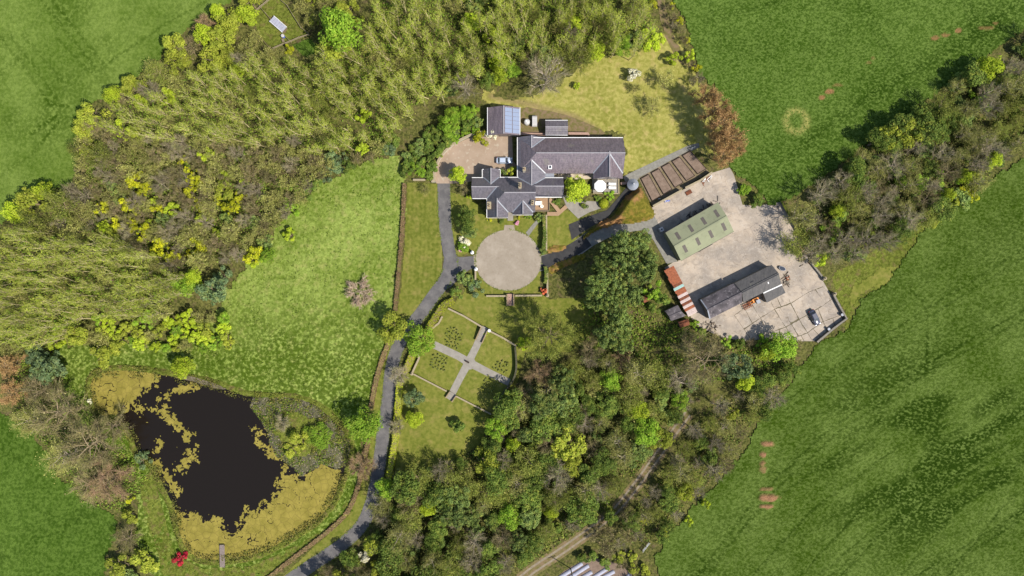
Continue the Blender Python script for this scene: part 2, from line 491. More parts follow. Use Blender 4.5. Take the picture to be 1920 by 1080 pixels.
M['sheet_mint'] = plain('mint_corrugated_iron', srgb(166, 206, 194, 0.5), 0.6, 0.3, 0.1, 2.0)
M['bark'] = plain('tree_bark', srgb(158, 140, 110, 0.55), 0.95, 0.1, 0.25, 3.0)
M['bark_pale'] = plain('pale_poplar_bark', srgb(226, 210, 156, 0.5), 0.9, 0.1, 0.2, 2.0)
M['bark_grey'] = plain('grey_bark', srgb(186, 170, 148, 0.55), 0.95, 0.1, 0.25, 3.0)
M['bark_white'] = plain('bleached_dead_wood', srgb(206, 182, 158, K), 0.9, 0.1, 0.25, 3.0)
M['orange'] = plain('orange_machine_paint', srgb(222, 132, 40, 0.8), 0.45, 0.4, 0.2, 2.0)
M['blue'] = plain('blue_plastic', srgb(96, 116, 190, 0.8), 0.5, 0.4, 0.1)
M['plastic'] = plain('white_plastic_film', srgb(190, 190, 204, 0.45), 0.6, 0.3, 0.12, 1.5)
M['tank'] = plain('pale_plastic_tank', srgb(208, 204, 198, 0.5), 0.45, 0.4, 0.06)
t = NT('green_box_profile_sheet', 0.85, 0.15)
wv = t.n('ShaderNodeTexWave', wave_type='BANDS', bands_direction='X'); wv.inputs['Scale'].default_value = 1.0
t.l(t.mapped(t.pos(), (1, 1, 1), (0, 0, math.radians(-30))), wv.inputs['Vector'])
c = t.mix(t.noise(0.25, 5, None, 0.35, 0.65), srgb(166, 168, 132, K), srgb(150, 152, 120, K))
c = t.mix(t.math('MULTIPLY', wv.outputs['Fac'], 0.22), c, srgb(190, 196, 162, K))
c = t.mix(t.math('MULTIPLY', t.noise(1.2, 6, None, 0.55, 0.75), 0.4), c, srgb(120, 120, 92, K))
t.color(c); M['green_sheet'] = t.m
M['rooflight'] = plain('dirty_rooflight', srgb(120, 112, 104, K), 0.95, 0.05, 0.15, 3.0)
t = NT('water', 0.08, 0.2); t.color((0.0085, 0.0062, 0.0042, 1)); t.bump(t.noise(1.6, 3), 0.05, 0.03); M['water'] = t.m
t = NT('algae_mat', 0.9, 0.1)
c = t.mix(t.noise(0.5, 5, None, 0.35, 0.65), srgb(174, 158, 74, K), srgb(148, 136, 58, K))
vo = t.n('ShaderNodeTexVoronoi', feature='DISTANCE_TO_EDGE'); vo.inputs['Scale'].default_value = 0.55
t.l(t.mapped(t.pos(), (1, 1, 1)), vo.inputs['Vector'])
c = t.mix(t.ramp(vo.outputs['Distance'], 0.0, 0.05, 0.5, 0.0), c, srgb(96, 82, 44, K))
c = t.mix(t.math('MULTIPLY', t.noise(4, 4, None, 0.5, 0.75), 0.5), c, srgb(130, 120, 54, K))
t.color(c).bump(t.noise(5, 4), 0.5, 0.04); M['algae'] = t.m
t = NT('wet_marsh_mud', 0.6, 0.4)
c = t.mix(t.noise(2.0, 6, None, 0.4, 0.62), srgb(62, 54, 36, K), srgb(104, 102, 50, K))
c = t.mix(t.noise(0.35, 4, None, 0.45, 0.6), c, srgb(96, 92, 48, K))
c = t.mix(t.noise(3.0, 5, None, 0.58, 0.66), c, srgb(186, 168, 140, K))
t.color(c).bump(t.noise(4, 5), 0.8, 0.1); M['marsh'] = t.m
t = NT('solar_glass', 0.18, 0.5); t.color(srgb(160, 172, 196, K)); t.b.inputs['Coat Weight'].default_value = 0.2; M['solar'] = t.m
t = NT('window_glass', 0.1, 0.5); t.color((0.03, 0.035, 0.045, 1)); M['glass'] = t.m
t = NT('car_silver', 0.3, 0.5); t.color(srgb(190, 198, 208, 0.8)); t.b.inputs['Metallic'].default_value = 0.35; t.b.inputs['Coat Weight'].default_value = 0.6; M['car_silver'] = t.m
t = NT('car_dark', 0.28, 0.5); t.color((0.03, 0.03, 0.045, 1)); t.b.inputs['Coat Weight'].default_value = 0.8; M['car_dark'] = t.m
t = NT('lamp_lens', 0.15, 0.5); t.color((0.7, 0.7, 0.68, 1)); M['lens'] = t.m

def leaf_mat(name, c1, c2, tr=0.45, spread=0.3, drift=0.4):
    t = NT(name, 0.75, 0.1)
    g = t.n('ShaderNodeNewGeometry'); oi = t.n('ShaderNodeObjectInfo')
    c = t.mix(g.outputs['Random Per Island'], c1, c2)
    if drift:
        nz = t.noise(0.45, 3, g.outputs['Position'], 0.42, 0.66)
        c = t.mix(t.math('MULTIPLY', nz, drift), c, srgb(118, 138, 52, 0.9))
        nz2 = t.noise(0.9, 3, t.mapped(g.outputs['Position'], (1, 1, 1), (0.4, 0, 0.8)), 0.5, 0.72)
        c = t.mix(t.math('MULTIPLY', nz2, drift), c, srgb(196, 190, 84, 0.9))
    k = t.ramp(oi.outputs['Random'], 0, 1, 1 - spread, 1 + spread * 0.5)
    sc = t.n('ShaderNodeVectorMath', operation='SCALE'); t.l(c, sc.inputs[0]); t.l(k, sc.inputs['Scale'])
    t.l(sc.outputs[0], t.b.inputs['Base Color'])
    if tr:
        tn = t.n('ShaderNodeBsdfTranslucent'); t.l(sc.outputs[0], tn.inputs['Color'])
        ms = t.n('ShaderNodeMixShader'); ms.inputs[0].default_value = tr
        t.l(t.b.outputs[0], ms.inputs[1]); t.l(tn.outputs[0], ms.inputs[2]); t.l(ms.outputs[0], t.out.inputs['Surface'])
    return t.m
KL = 0.9
LM = {
    'poplar': leaf_mat('poplar_leaf', srgb(208, 208, 96, KL), srgb(142, 164, 44, KL), 0.4),
    'olive': leaf_mat('olive_willow_leaf', srgb(164, 166, 84, KL), srgb(108, 120, 46, KL)),
    'lime': leaf_mat('lime_leaf', srgb(196, 208, 60, KL), srgb(146, 172, 36, KL)),
    'yellow': leaf_mat('yellow_blossom_leaf', srgb(214, 212, 40, KL), srgb(166, 170, 36, KL), 0.45, 0.3, 0.45),
    'gold': leaf_mat('golden_budding_leaf', srgb(186, 190, 72, KL), srgb(136, 148, 44, KL), 0.45, 0.3, 0.5),
    'green': leaf_mat('fresh_green_leaf', srgb(158, 190, 62, KL), srgb(106, 144, 36, KL)),
    'mid': leaf_mat('mid_green_leaf', srgb(122, 142, 64, KL), srgb(72, 96, 36, KL)),
    'deep': leaf_mat('deep_green_leaf', srgb(116, 134, 60, KL), srgb(64, 86, 30, KL), 0.35),
    'ivy': leaf_mat('ivy_undergrowth_leaf', srgb(96, 114, 48, KL), srgb(54, 68, 26, KL), 0.35),
    'dark': leaf_mat('dark_evergreen_leaf', srgb(130, 148, 82, KL), srgb(60, 80, 36, KL), 0.3),
    'blue': leaf_mat('blue_green_conifer_leaf', srgb(116, 134, 94, KL), srgb(68, 90, 58, KL), 0.3, 0.3, 0.25),
    'copper': leaf_mat('copper_leaf', srgb(196, 156, 106, KL), srgb(144, 110, 74, KL), 0.3, 0.2, 0.15),
    'white': leaf_mat('white_blossom', srgb(232, 226, 204, KL), srgb(176, 170, 120, KL), 0.2, 0.3, 0.05),
    'pink': leaf_mat('pink_blossom', srgb(230, 168, 190, KL), srgb(196, 130, 150, KL), 0.2, 0.3, 0.05),
    'red': leaf_mat('crimson_leaf', srgb(190, 36, 60, KL), srgb(130, 26, 44, KL), 0.2, 0.3, 0.05),
    'orange': leaf_mat('orange_blossom', srgb(226, 120, 80, KL), srgb(180, 90, 60, KL), 0.2, 0.3, 0.05),
    'hedge': leaf_mat('clipped_hedge_leaf', srgb(204, 206, 60, KL), srgb(150, 166, 38, KL), 0.45, 0.3, 0.2),
    'brownhedge': leaf_mat('cut_hedge_twig', srgb(150, 120, 92, KL), srgb(116, 96, 66, KL), 0.2, 0.3, 0.05),
    'twig_brown': leaf_mat('brown_twig', srgb(154, 138, 102, KL), srgb(102, 92, 64, KL), 0.2, 0.3, 0.28),
    'twig_purple': leaf_mat('purple_grey_twig', srgb(164, 150, 124, KL), srgb(116, 106, 82, KL), 0.2, 0.3, 0.3),
    'twig_olive': leaf_mat('olive_twig', srgb(170, 164, 98, KL), srgb(122, 122, 60, KL), 0.2, 0.3, 0.3),
    'twig_pink': leaf_mat('pink_brown_twig', srgb(184, 150, 120, KL), srgb(140, 114, 86, KL), 0.2, 0.3, 0.25),
    'twig_white': leaf_mat('bleached_twig', srgb(222, 198, 172, KL), srgb(160, 132, 108, KL), 0.2, 0.3, 0.05),
    'under': leaf_mat('undergrowth_leaf', srgb(140, 166, 60, KL), srgb(84, 112, 36, KL)),
    'bramble': leaf_mat('bramble_leaf', srgb(160, 142, 96, KL), srgb(110, 104, 58, KL)),
    'tuft': leaf_mat('meadow_tuft', srgb(172, 188, 88, KL * 0.5), srgb(114, 138, 44, KL * 0.5), 0.3, 0.0, 0.0),
    'reed': leaf_mat('pond_edge_reed', srgb(140, 128, 72, KL), srgb(70, 72, 32, KL), 0.3),
    'rose': leaf_mat('bedding_plant_leaf', srgb(158, 162, 96, KL), srgb(116, 128, 66, KL), 0.4),
}

# ---------------------------------------------------------------- the ground and its surfaces
g = MB().add([(-2500, -2500, -0.02), (2500, -2500, -0.02), (2500, 2500, -0.02), (-2500, 2500, -0.02)], [(0, 1, 2, 3)]).build('ground', M['ground'])
g['kind'] = 'structure'

for fx0, fx1, fy0, fy1, fm in ((-2400, -148, -2400, 2400, 'field_nw'), (148, 2400, -2400, 2400, 'field_se'), (-150, 150, 91, 2400, 'field_ne'), (-150, 150, -2400, -91, 'field_sw')):
    MB().add([(fx0, fy0, .004 if fx1 - fx0 < 400 else -.004), (fx1, fy0, .004 if fx1 - fx0 < 400 else -.004), (fx1, fy1, .004 if fx1 - fx0 < 400 else -.004), (fx0, fy1, .004 if fx1 - fx0 < 400 else -.004)], [(0, 1, 2, 3)]).build('field', M[fm])['kind'] = 'structure'

def tram(x, y, lines, w=0.55):
    a = np.zeros(x.shape)
    for ln in lines:
        d = line_dist(x, y, [W2(*p) for p in ln])
        a = np.maximum(a, np.exp(-(d / w) ** 2) * (0.35 + 0.6 * fbm(x, y, 5, 3)))
    return a
def spots(x, y, S):
    b = np.zeros(x.shape)
    for (px, py, rx, ry, k) in S:
        cx, cy = W2(px, py)
        r = np.hypot((x - cx) / (rx / PXM), (y - cy) / (ry / PXM)) + (fbm(x, y, 0.9, 5) - 0.5) * 0.8
        b = np.maximum(b, k * np.clip((1.15 - r) / 0.35, 0, 1))
    return b

def par(lines, dx, dy):
    return lines + [[(p[0] + dx, p[1] + dy) for p in l] for l in lines]
# north-west crop field
NW_T = par([[(70, -10), (125, 60), (180, 128)], [(0, 68), (45, 125), (92, 192)]], 14, -8) + \
       [[(45, 66), (115, 150)], [(110, 75), (170, 135)], [(185, 130), (320, 40), (400, -5)], [(0, 140), (40, 110)], [(92, 195), (130, 200)], [(60, 250), (110, 215)], [(0, 330), (60, 290), (110, 230)]]
def nw_a(x, y):
    return tram(x, y, NW_T) * 0.75 + 0.5 * np.clip((fbm(x, y, 11, 8) - 0.5) * 3, 0, 1), 0 * x
P_NW = [(-120, -120), (470, -120), (455, -20), (425, 8), (385, 30), (330, 75), (300, 110), (270, 140), (215, 170), (170, 195), (150, 225), (145, 290), (150, 320), (130, 350), (60, 375), (20, 400), (-20, 440), (-120, 450)]
grid_patch('field', P_NW, 0.4, 0.14, M['field_nw'], lambda x, y: 0.22 * fbm(x, y, 1.7, 2) + 0.16 * fbm(x, y, 9, 4) - 0.1 - 0.05 * tram(x, y, NW_T), nw_a, 0.7)
# north-east crop field
NE_T = par([[(1600, -10), (1640, 70), (1665, 110)], [(1800, -10), (1815, 40), (1830, 70)], [(1835, -10), (1865, 60)]], 12, -3) + \
       [[(1320, 40), (1400, 20), (1480, -5)], [(1330, 10), (1345, 60), (1362, 75)], [(1500, 265), (1640, 170), (1790, 90), (1900, 10)], [(1480, 290), (1620, 190)]]
def ne_a(x, y):
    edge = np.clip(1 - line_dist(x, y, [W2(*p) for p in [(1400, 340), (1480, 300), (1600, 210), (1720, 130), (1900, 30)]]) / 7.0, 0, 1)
    ring = W2(1492, 228); r = np.hypot(x - ring[0], y - ring[1]) * PXM
    b = spots(x, y, [(1540, 183, 6, 4, 1), (1554, 172, 8, 5, 1), (1570, 160, 9, 3, .5), (1753, 72, 8, 4, .9), (1772, 66, 8, 3, .8), (1796, 59, 6, 4, 1), (1850, 53, 14, 4, .5), (1866, 44, 5, 3, .6), (1628, 118, 6, 3, .4), (1636, 110, 4, 3, .4)])
    dry_ = np.exp(-((r - 17 - 5 * fbm(x, y, 1.5, 6)) / 6.0) ** 2)
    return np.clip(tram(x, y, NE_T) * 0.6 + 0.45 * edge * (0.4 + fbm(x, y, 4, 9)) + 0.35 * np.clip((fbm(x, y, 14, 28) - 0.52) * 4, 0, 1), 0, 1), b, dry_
P_NE = [(1262, -120), (1262, 0), (1282, 30), (1290, 60), (1300, 100), (1312, 145), (1340, 160), (1360, 200), (1385, 250), (1392, 280), (1365, 310), (1385, 330), (1420, 350), (1445, 385), (1470, 380), (1520, 350), (1600, 290), (1680, 225), (1760, 175), (1860, 95), (1940, 40), (2040, 0), (2040, -120)]
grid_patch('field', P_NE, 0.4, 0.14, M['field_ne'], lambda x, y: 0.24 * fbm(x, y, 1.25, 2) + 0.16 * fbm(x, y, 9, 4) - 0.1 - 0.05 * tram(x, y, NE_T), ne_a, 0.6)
# south-east crop field
SE_T = par([[(1300, 1090), (1420, 930), (1560, 800), (1740, 680), (1960, 560)], [(1460, 760), (1560, 690), (1640, 640)], [(1520, 1090), (1640, 990), (1800, 880), (1960, 790)], [(1700, 1090), (1830, 1010), (1960, 930)], [(1640, 640), (1800, 540), (1960, 440)]], 9, 11) + \
       [[(1705, 545), (1728, 560), (1735, 580), (1738, 640), (1735, 700)], [(1640, 560), (1640, 600), (1625, 630)], [(1755, 405), (1720, 445), (1688, 492), (1660, 535), (1610, 565), (1600, 600)], [(1270, 1090), (1330, 1060), (1305, 1040)], [(1360, 1080), (1320, 1060)], [(1440, 885), (1510, 888), (1570, 870)]]
SE_T += [[(1300 + 46 * i + random.uniform(-12, 12), 1090), (1430 + 46 * i, 945 + random.uniform(-12, 12)), (1600 + 46 * i, 830)] for i in range(0, 11, 2)]
SOIL_SE = [(1439, 832, 11, 5, 1), (1430, 852, 6, 5, 1), (1428, 868, 5, 4, .7), (1430, 880, 7, 7, .6), (1437, 916, 13, 4, .6), (1440, 933, 19, 7, 1), (1436, 949, 14, 4, 1)]
def se_a(x, y):
    u = x * 0.86 + y * 0.5; v = -x * 0.5 + y * 0.86
    patch = np.clip((fbm(u * 0.45, v * 1.4, 9, 21, 4) - 0.43) * 6.0, 0, 1)
    lx, ly = W2(1770, 850); w = np.clip(1.25 - np.hypot((x - lx) / 34, (y - ly) / 26), 0, 1)
    b = spots(x, y, SOIL_SE)
    return np.clip(0.8 * patch * (0.18 + w) * 1.6 + tram(x, y, SE_T, 0.36) * 0.9, 0, 1), b
P_SE = [(2040, 250), (1925, 295), (1880, 320), (1830, 358), (1762, 405), (1720, 445), (1690, 490), (1655, 535), (1612, 565), (1602, 598), (1588, 618), (1530, 645), (1500, 690), (1470, 735), (1420, 795), (1400, 840), (1370, 880), (1320, 930), (1290, 960), (1250, 1010), (1225, 1050), (1240, 1090), (1240, 1200), (2040, 1200)]
grid_patch('field', P_SE, 0.42, 0.14, M['field_se'], lambda x, y: 0.24 * fbm(x, y, 1.45, 2) + 0.16 * fbm(x, y, 8, 4) - 0.1 - 0.05 * tram(x, y, SE_T) + 0.45 * spots(x, y, SOIL_SE), se_a, 0.5)
# south-west pasture
P_SW = [(-120, 765), (20, 780), (60, 810), (90, 850), (110, 890), (150, 930), (190, 950), (215, 965), (220, 1000), (205, 1030), (195, 1060), (205, 1200), (-120, 1200)]
grid_patch('field', P_SW, 0.42, 0.14, M['field_sw'], lambda x, y: 0.24 * fbm(x, y, 1.6, 2) + 0.16 * fbm(x, y, 9, 4) - 0.13,
           lambda x, y: (0.5 * np.clip((fbm(x, y, 9, 33) - 0.5) * 4, 0, 1), 0 * x), 0.7)
# tussocky meadow round the pond
POND = [(173, 735), (174, 712), (190, 699), (225, 694), (265, 697), (310, 703), (345, 710), (400, 720), (450, 738), (500, 746), (555, 748), (598, 765), (630, 792), (655, 830), (650, 870), (636, 910), (620, 945), (592, 975), (550, 1003), (500, 1030), (450, 1044), (400, 1048), (368, 1042), (347, 1020), (336, 985), (325, 945), (302, 900), (290, 872), (262, 850), (248, 815), (228, 790), (188, 776)]
PS = smooth_poly(POND, 4)
pond_w = wpoly(PS)
P_MEAD = [(745, 290), (757, 330), (760, 345), (756, 420), (748, 500), (738, 590), (722, 650), (702, 710), (690, 770), (680, 830), (672, 900), (660, 950), (600, 1000), (520, 1070), (430, 1110), (300, 1110), (255, 1010), (262, 930), (250, 860), (150, 800), (120, 760), (112, 690), (100, 650), (200, 640), (330, 640), (400, 600), (430, 540), (470, 490), (520, 430), (570, 370), (630, 330), (690, 300)]
mlow = [W2(*p) for p in [(200, 670), (420, 680), (560, 720), (690, 680)]]
def mead_a(x, y):
    d = np.clip((y - W2(0, 720)[1]) / 26.0, 0, 1)
    return np.clip(1.8 * (1 - d) * (0.55 + 0.8 * (fbm(x, y, 7, 12) - 0.3)), 0, 0.8), 0 * x
grid_patch('meadow', P_MEAD, 0.4, 0.012, M['meadow'], lambda x, y: 0.10 + 0.42 * fbm(x, y, 1.5, 31) * np.clip(fbm(x, y, 0.9, 7) * 1.6, 0, 1) + 0.2 * fbm(x, y, 7, 3) - 0.12, mead_a, 0.8, keep=lambda x, y: ~inside(pond_w, x, y))
# lawns
def lw(name, P, mat='lawn', z=0.02, s=0, afun=None, rag=0.12):
    return grid_patch(name, P, 0.3, z, M[mat], lambda x, y: 0.03 * fbm(x, y, 2.0, 4), afun, rag, smooth=s)
lw('lawn', [(764, 342), (822, 345), (826, 420), (829, 505), (815, 545), (770, 612), (735, 690), (728, 740), (722, 850), (705, 930), (690, 980), (640, 1020), (560, 1078), (520, 1090), (600, 1015), (655, 965), (672, 905), (690, 830), (700, 760), (716, 690), (744, 600), (752, 540), (760, 440)], afun=lambda x, y: (tram(x, y, [[(766 + 8 * i, 345), (764 + 8 * i, 460), (758 + 8 * i, 560)] for i in range(8)], 0.3) * 0.5 * (0.4 + fbm(x, y, 3, 8)), 0 * x))
lw('lawn', [(843, 360), (885, 372), (912, 400), (952, 410), (1000, 405), (1014, 405), (1020, 470), (1010, 545), (1030, 560), (1100, 560), (1120, 600), (1080, 660), (975, 660), (880, 620), (840, 580), (870, 548), (885, 510), (892, 470), (860, 480), (850, 470), (842, 430)])
lw('lawn', [(800, 570), (850, 572), (960, 640), (985, 660), (965, 730), (925, 790), (900, 830), (850, 870), (740, 885), (738, 840), (750, 780), (752, 720), (790, 640), (800, 600)], z=0.024)
lw('lawn', [(1024, 408), (1062, 392), (1096, 410), (1064, 428), (1090, 455), (1050, 470), (1024, 472)])
P_DRY = [(905, 165), (960, 190), (1040, 165), (1090, 120), (1150, 100), (1250, 60), (1290, 110), (1315, 160), (1350, 200), (1340, 290), (1290, 283), (1180, 325), (1168, 330), (1170, 252), (1100, 250), (1020, 222), (975, 205), (914, 198)]
def dry_a(x, y):
    return 0.25 * np.clip((fbm(x, y, 6, 41) - 0.5) * 4, 0, 1), np.clip(1.2 - line_dist(x, y, [W2(*p) for p in [(920, 180), (990, 195), (1080, 220), (1120, 245)]]) / 1.2, 0, 1) * 0.6
lw('lawn', P_DRY, 'dry_lawn', 0.022, 3, dry_a, 0.7)
sheet('bare_earth', [(974, 204), (1010, 205), (1060, 215), (1110, 235), (1135, 250), (1100, 257), (974, 257)], 0.058, M['weedy'], 2)
# run of cut grass beside the SE field headland
lw('field_margin', [(1560, 520), (1620, 480), (1700, 430), (1755, 402), (1690, 490), (1655, 535), (1612, 565), (1600, 600), (1585, 622), (1586, 596), (1572, 560)], 'bank', 0.012, 2, None, 0.6)
lw('field_margin', [(1595, 545), (1640, 512), (1680, 496), (1652, 532), (1612, 556), (1598, 580)], 'lawn', 0.07, 3, None, 0.9)

# drives, courts, paths
DRIVE = [(832, 340), (833, 380), (836, 430), (842, 470), (846, 495), (836, 522), (812, 556), (786, 592), (762, 622), (744, 655), (733, 700), (728, 750), (720, 800), (714, 850), (706, 900), (696, 945), (678, 985), (640, 1022), (590, 1056), (540, 1090)]
ribbon('drive', DRIVE, [3.4] * 36 + [3.5] * 60, 0.075, M['asphalt'])
sheet('drive_mouth', [(838, 455), (846, 470), (860, 482), (892, 481), (893, 500), (880, 506), (862, 520), (842, 540), (828, 530)], 0.079, M['asphalt'], 3)
ring = [(953 + 62 * math.cos(a), 488 + 57 * math.sin(a)) for a in np.linspace(0, 2 * math.pi, 48, endpoint=False)]
sheet('turning_circle', ring, 0.083, M['gravel'])
sheet('forecourt', [(888, 478), (900, 476), (900, 502), (889, 500)], 0.087, M['gravel'])
sheet('forecourt', [(946, 422), (964, 422), (966, 436), (944, 436)], 0.087, M['gravel'])
sheet('garden_path', [(986, 436), (1006, 412), (1010, 417), (991, 443)], 0.091, M['grey_path'])
COURT = [(818, 344), (816, 325), (824, 303), (838, 284), (858, 269), (885, 257), (910, 251), (960, 252), (962, 300), (972, 318), (940, 335), (900, 335), (870, 344)]
sheet('courtyard', smooth_poly(COURT[:7], 4, False) + COURT[7:], 0.083, M['court_gravel'])
ribbon('lane', [(1004, 496), (1040, 487), (1075, 470), (1110, 446), (1150, 428), (1200, 418), (1232, 420)], 4.0, 0.075, M['grey_path'])
ribbon('lane', [(1000, 497), (1030, 489), (1062, 475), (1085, 462), (1102, 450)], 3.6, 0.079, M['shade_toned_asphalt'])
sheet('lane', [(1066, 421), (1100, 407), (1138, 394), (1158, 372), (1174, 352), (1192, 356), (1172, 368), (1154, 392), (1140, 408), (1118, 420), (1100, 430), (1080, 444), (1072, 450)], 0.083, M['shade_toned_asphalt'], 0)
sheet('lane', [(1195, 412), (1225, 402), (1240, 430), (1270, 490), (1250, 495), (1225, 450)], 0.087, M['grey_path'])
sheet('path', [(1168, 332), (1180, 325), (1290, 273), (1310, 268), (1312, 276), (1290, 286), (1200, 334), (1178, 350)], 0.083, M['grey_path'])
sheet('patio', [(1054, 366), (1070, 366), (1085, 376), (1120, 378), (1128, 390), (1105, 398), (1084, 410), (1062, 388)], 0.083, M['path'])
sheet('house_terrace', [(1038, 324), (1113, 324), (1113, 334), (1100, 336), (1056, 336), (1038, 335)], 0.087, M['cream_paving'])
sheet('worn_path', [(1226, -30), (1240, -30), (1250, 20), (1258, 55), (1274, 90), (1288, 118), (1278, 122), (1262, 98), (1246, 64), (1236, 25)], 0.062, M['weedy'], 3, jitter=.15)
for nm, L, w in (('garden_path', [(813, 646), (860, 668), (880, 680), (915, 698), (955, 717)], [2.0, 2.0, 2.2, 2.0, 1.9]), ('garden_path', [(908, 614), (893, 650), (878, 680), (862, 710), (843, 747)], [2.0, 1.9, 2.1, 1.9, 1.9])):
    ribbon(nm, L, w, 0.066 if L[0][0] == 813 else 0.070, M['path'], 0)
sheet('garden_path', [(880 + 12 * math.cos(a), 681 + 12 * math.sin(a)) for a in np.linspace(0, 6.28, 20, endpoint=False)], 0.074, M['path'])
TRACK = [(1290, 775), (1268, 805), (1236, 850), (1200, 900), (1165, 945), (1140, 970), (1100, 1000), (1050, 1035), (1000, 1068), (960, 1100)]
ribbon('farm_track', TRACK, 3.4, 0.012, M['weedy'])
for s in (-1, 1):
    L, R = offset_line(wpoly(smooth_poly(TRACK, 5, False)), 1.5)
    P = L if s < 0 else R
    L2, R2 = offset_line(P, 0.55); m = MB(); n_ = len(L2)
    m.add([(x, y, 0.018) for x, y in L2] + [(x, y, 0.018) for x, y in R2], [(n_ + i, n_ + i + 1, i + 1, i) for i in range(n_ - 1)])
    m.build('wheel_rut', M['rut'])['kind'] = 'structure'
lw('verge', [(1085, 890), (1140, 965), (1155, 958), (1120, 910), (1100, 870)], 'bank', 0.012)

# ---------------------------------------------------------------- pond
sheet('pond', PS, 0.44, M['water'])
pw = wpoly(PS); npw = len(pw)
cenx = sum(p[0] for p in pw) / npw; ceny = sum(p[1] for p in pw) / npw
bm_v = []; prof = [(-0.9, 0.30), (0.1, 0.47), (0.5, 0.72), (1.1, 0.62), (1.9, 0.02)]
for i in range(npw):
    a = np.array(pw[i - 1]); b = np.array(pw[(i + 1) % npw]); d = b - a; d /= np.linalg.norm(d); nrm = np.array([d[1], -d[0]])
    if np.dot(nrm, np.array(pw[i]) - np.array([cenx, ceny])) < 0: nrm = -nrm
    for o, z in prof:
        q = np.array(pw[i]) + nrm * (o + random.uniform(-.12, .12)); bm_v.append((q[0], q[1], z + random.uniform(-.05, .05)))
k_ = len(prof); fs = []
for i in range(npw):
    j = (i + 1) % npw
    for a in range(k_ - 1): fs.append((i * k_ + a, i * k_ + a + 1, j * k_ + a + 1, j * k_ + a))
MB().add(bm_v, fs).build('pond_bank', M['bank'], smooth=True)['kind'] = 'structure'
sheet('sandy_shore', [(346, 706), (362, 706), (400, 717), (422, 726), (424, 730), (400, 726), (365, 714), (348, 711)], 0.74, M['dirt'], 3, jitter=.12)

A_NW = [(170, 742), (172, 708), (200, 692), (270, 694), (306, 704), (298, 726), (285, 738), (262, 758), (246, 774), (228, 790), (188, 778)]
A_S = [(326, 946), (345, 952), (365, 950), (390, 962), (412, 962), (436, 985), (452, 960), (456, 944), (476, 948), (500, 932), (514, 908), (522, 885), (516, 862), (530, 860), (548, 878), (566, 892), (588, 882), (604, 868), (622, 878), (640, 880), (634, 912), (620, 948), (590, 980), (545, 1010), (495, 1036), (450, 1048), (400, 1052), (364, 1046), (342, 1020), (332, 985)]
def algae_keep(x, y):
    n1 = fbm(x, y, 1.5, 71, 4); n2 = fbm(x, y, 0.5, 19, 2)
    sol = inside(wpoly(A_NW), x, y) | inside(wpoly(A_S), x, y)
    edge = np.minimum(line_dist(x, y, wpoly(A_NW[4:10])), line_dist(x, y, wpoly(A_S[:16])))
    solid = sol & ((edge > 2.8) | (n1 * .6 + .4 * n2 > 0.36 + 0.09 * (2.8 - edge)))
    cr = np.abs(fbm(x, y, 5.0, 77, 3) - 0.5)
    solid &= ~((cr < 0.006) & (n2 > 0.35))
    hole = np.hypot(x - W2(437, 992)[0], y - W2(437, 992)[1]) < 1.6 * n1 + 0.4
    solid &= ~hole
    band = line_dist(x, y, wpoly([(262, 765), (300, 768), (335, 800), (355, 830), (356, 850), (340, 878)]))
    band2 = line_dist(x, y, wpoly([(300, 745), (345, 728), (366, 725)]))
    band3 = line_dist(x, y, wpoly([(476, 800), (490, 830), (520, 860), (500, 780)]))
    band4 = line_dist(x, y, wpoly([(300, 830), (290, 860), (320, 900), (335, 925)]))
    fl = (np.minimum(np.minimum(band / 2.4, band2 / 1.6), np.minimum(band3 / 1.5, band4 / 1.3)) - 1) * 0.22
    frag = (n1 * 0.6 + n2 * 0.4 > 0.64 + np.clip(fl, -0.2, 9)) & inside(pw, x, y)
    return (solid & inside(pw, x, y)) | frag
grid_patch('floating_algae', [(165, 685), (665, 685), (665, 1055), (165, 1055)], 0.17, 0.455, M['algae'], None, None, 0.0, 'stuff', algae_keep)
marsh_P = [(478, 745), (500, 740), (555, 745), (600, 765), (632, 795), (656, 830), (652, 872), (630, 880), (604, 868), (588, 880), (566, 892), (545, 872), (520, 856), (506, 830), (500, 800), (484, 780), (470, 760)]
grid_patch('marsh', marsh_P, 0.3, 0.46, M['marsh'], lambda x, y: 0.22 * fbm(x, y, 0.9, 6), None, 0.5)
isl = [(512, 785), (530, 762), (560, 775), (590, 785), (612, 800), (612, 832), (590, 850), (560, 855), (535, 850), (525, 825), (512, 812)]
grid_patch('island', isl, 0.35, 0.55, M['bank'], lambda x, y: 0.5 * np.clip(1 - np.hypot(x - W2(562, 812)[0], y - W2(562, 812)[1]) / 7, 0, 1), None, 0.4)
lw('pond_lawn', [(262, 905), (285, 880), (300, 930), (315, 990), (330, 1040), (380, 1065), (470, 1062), (560, 1020), (620, 985), (650, 940), (662, 950), (600, 1000), (520, 1070), (430, 1110), (310, 1110), (300, 1040), (275, 980)], 'bank', 0.30)

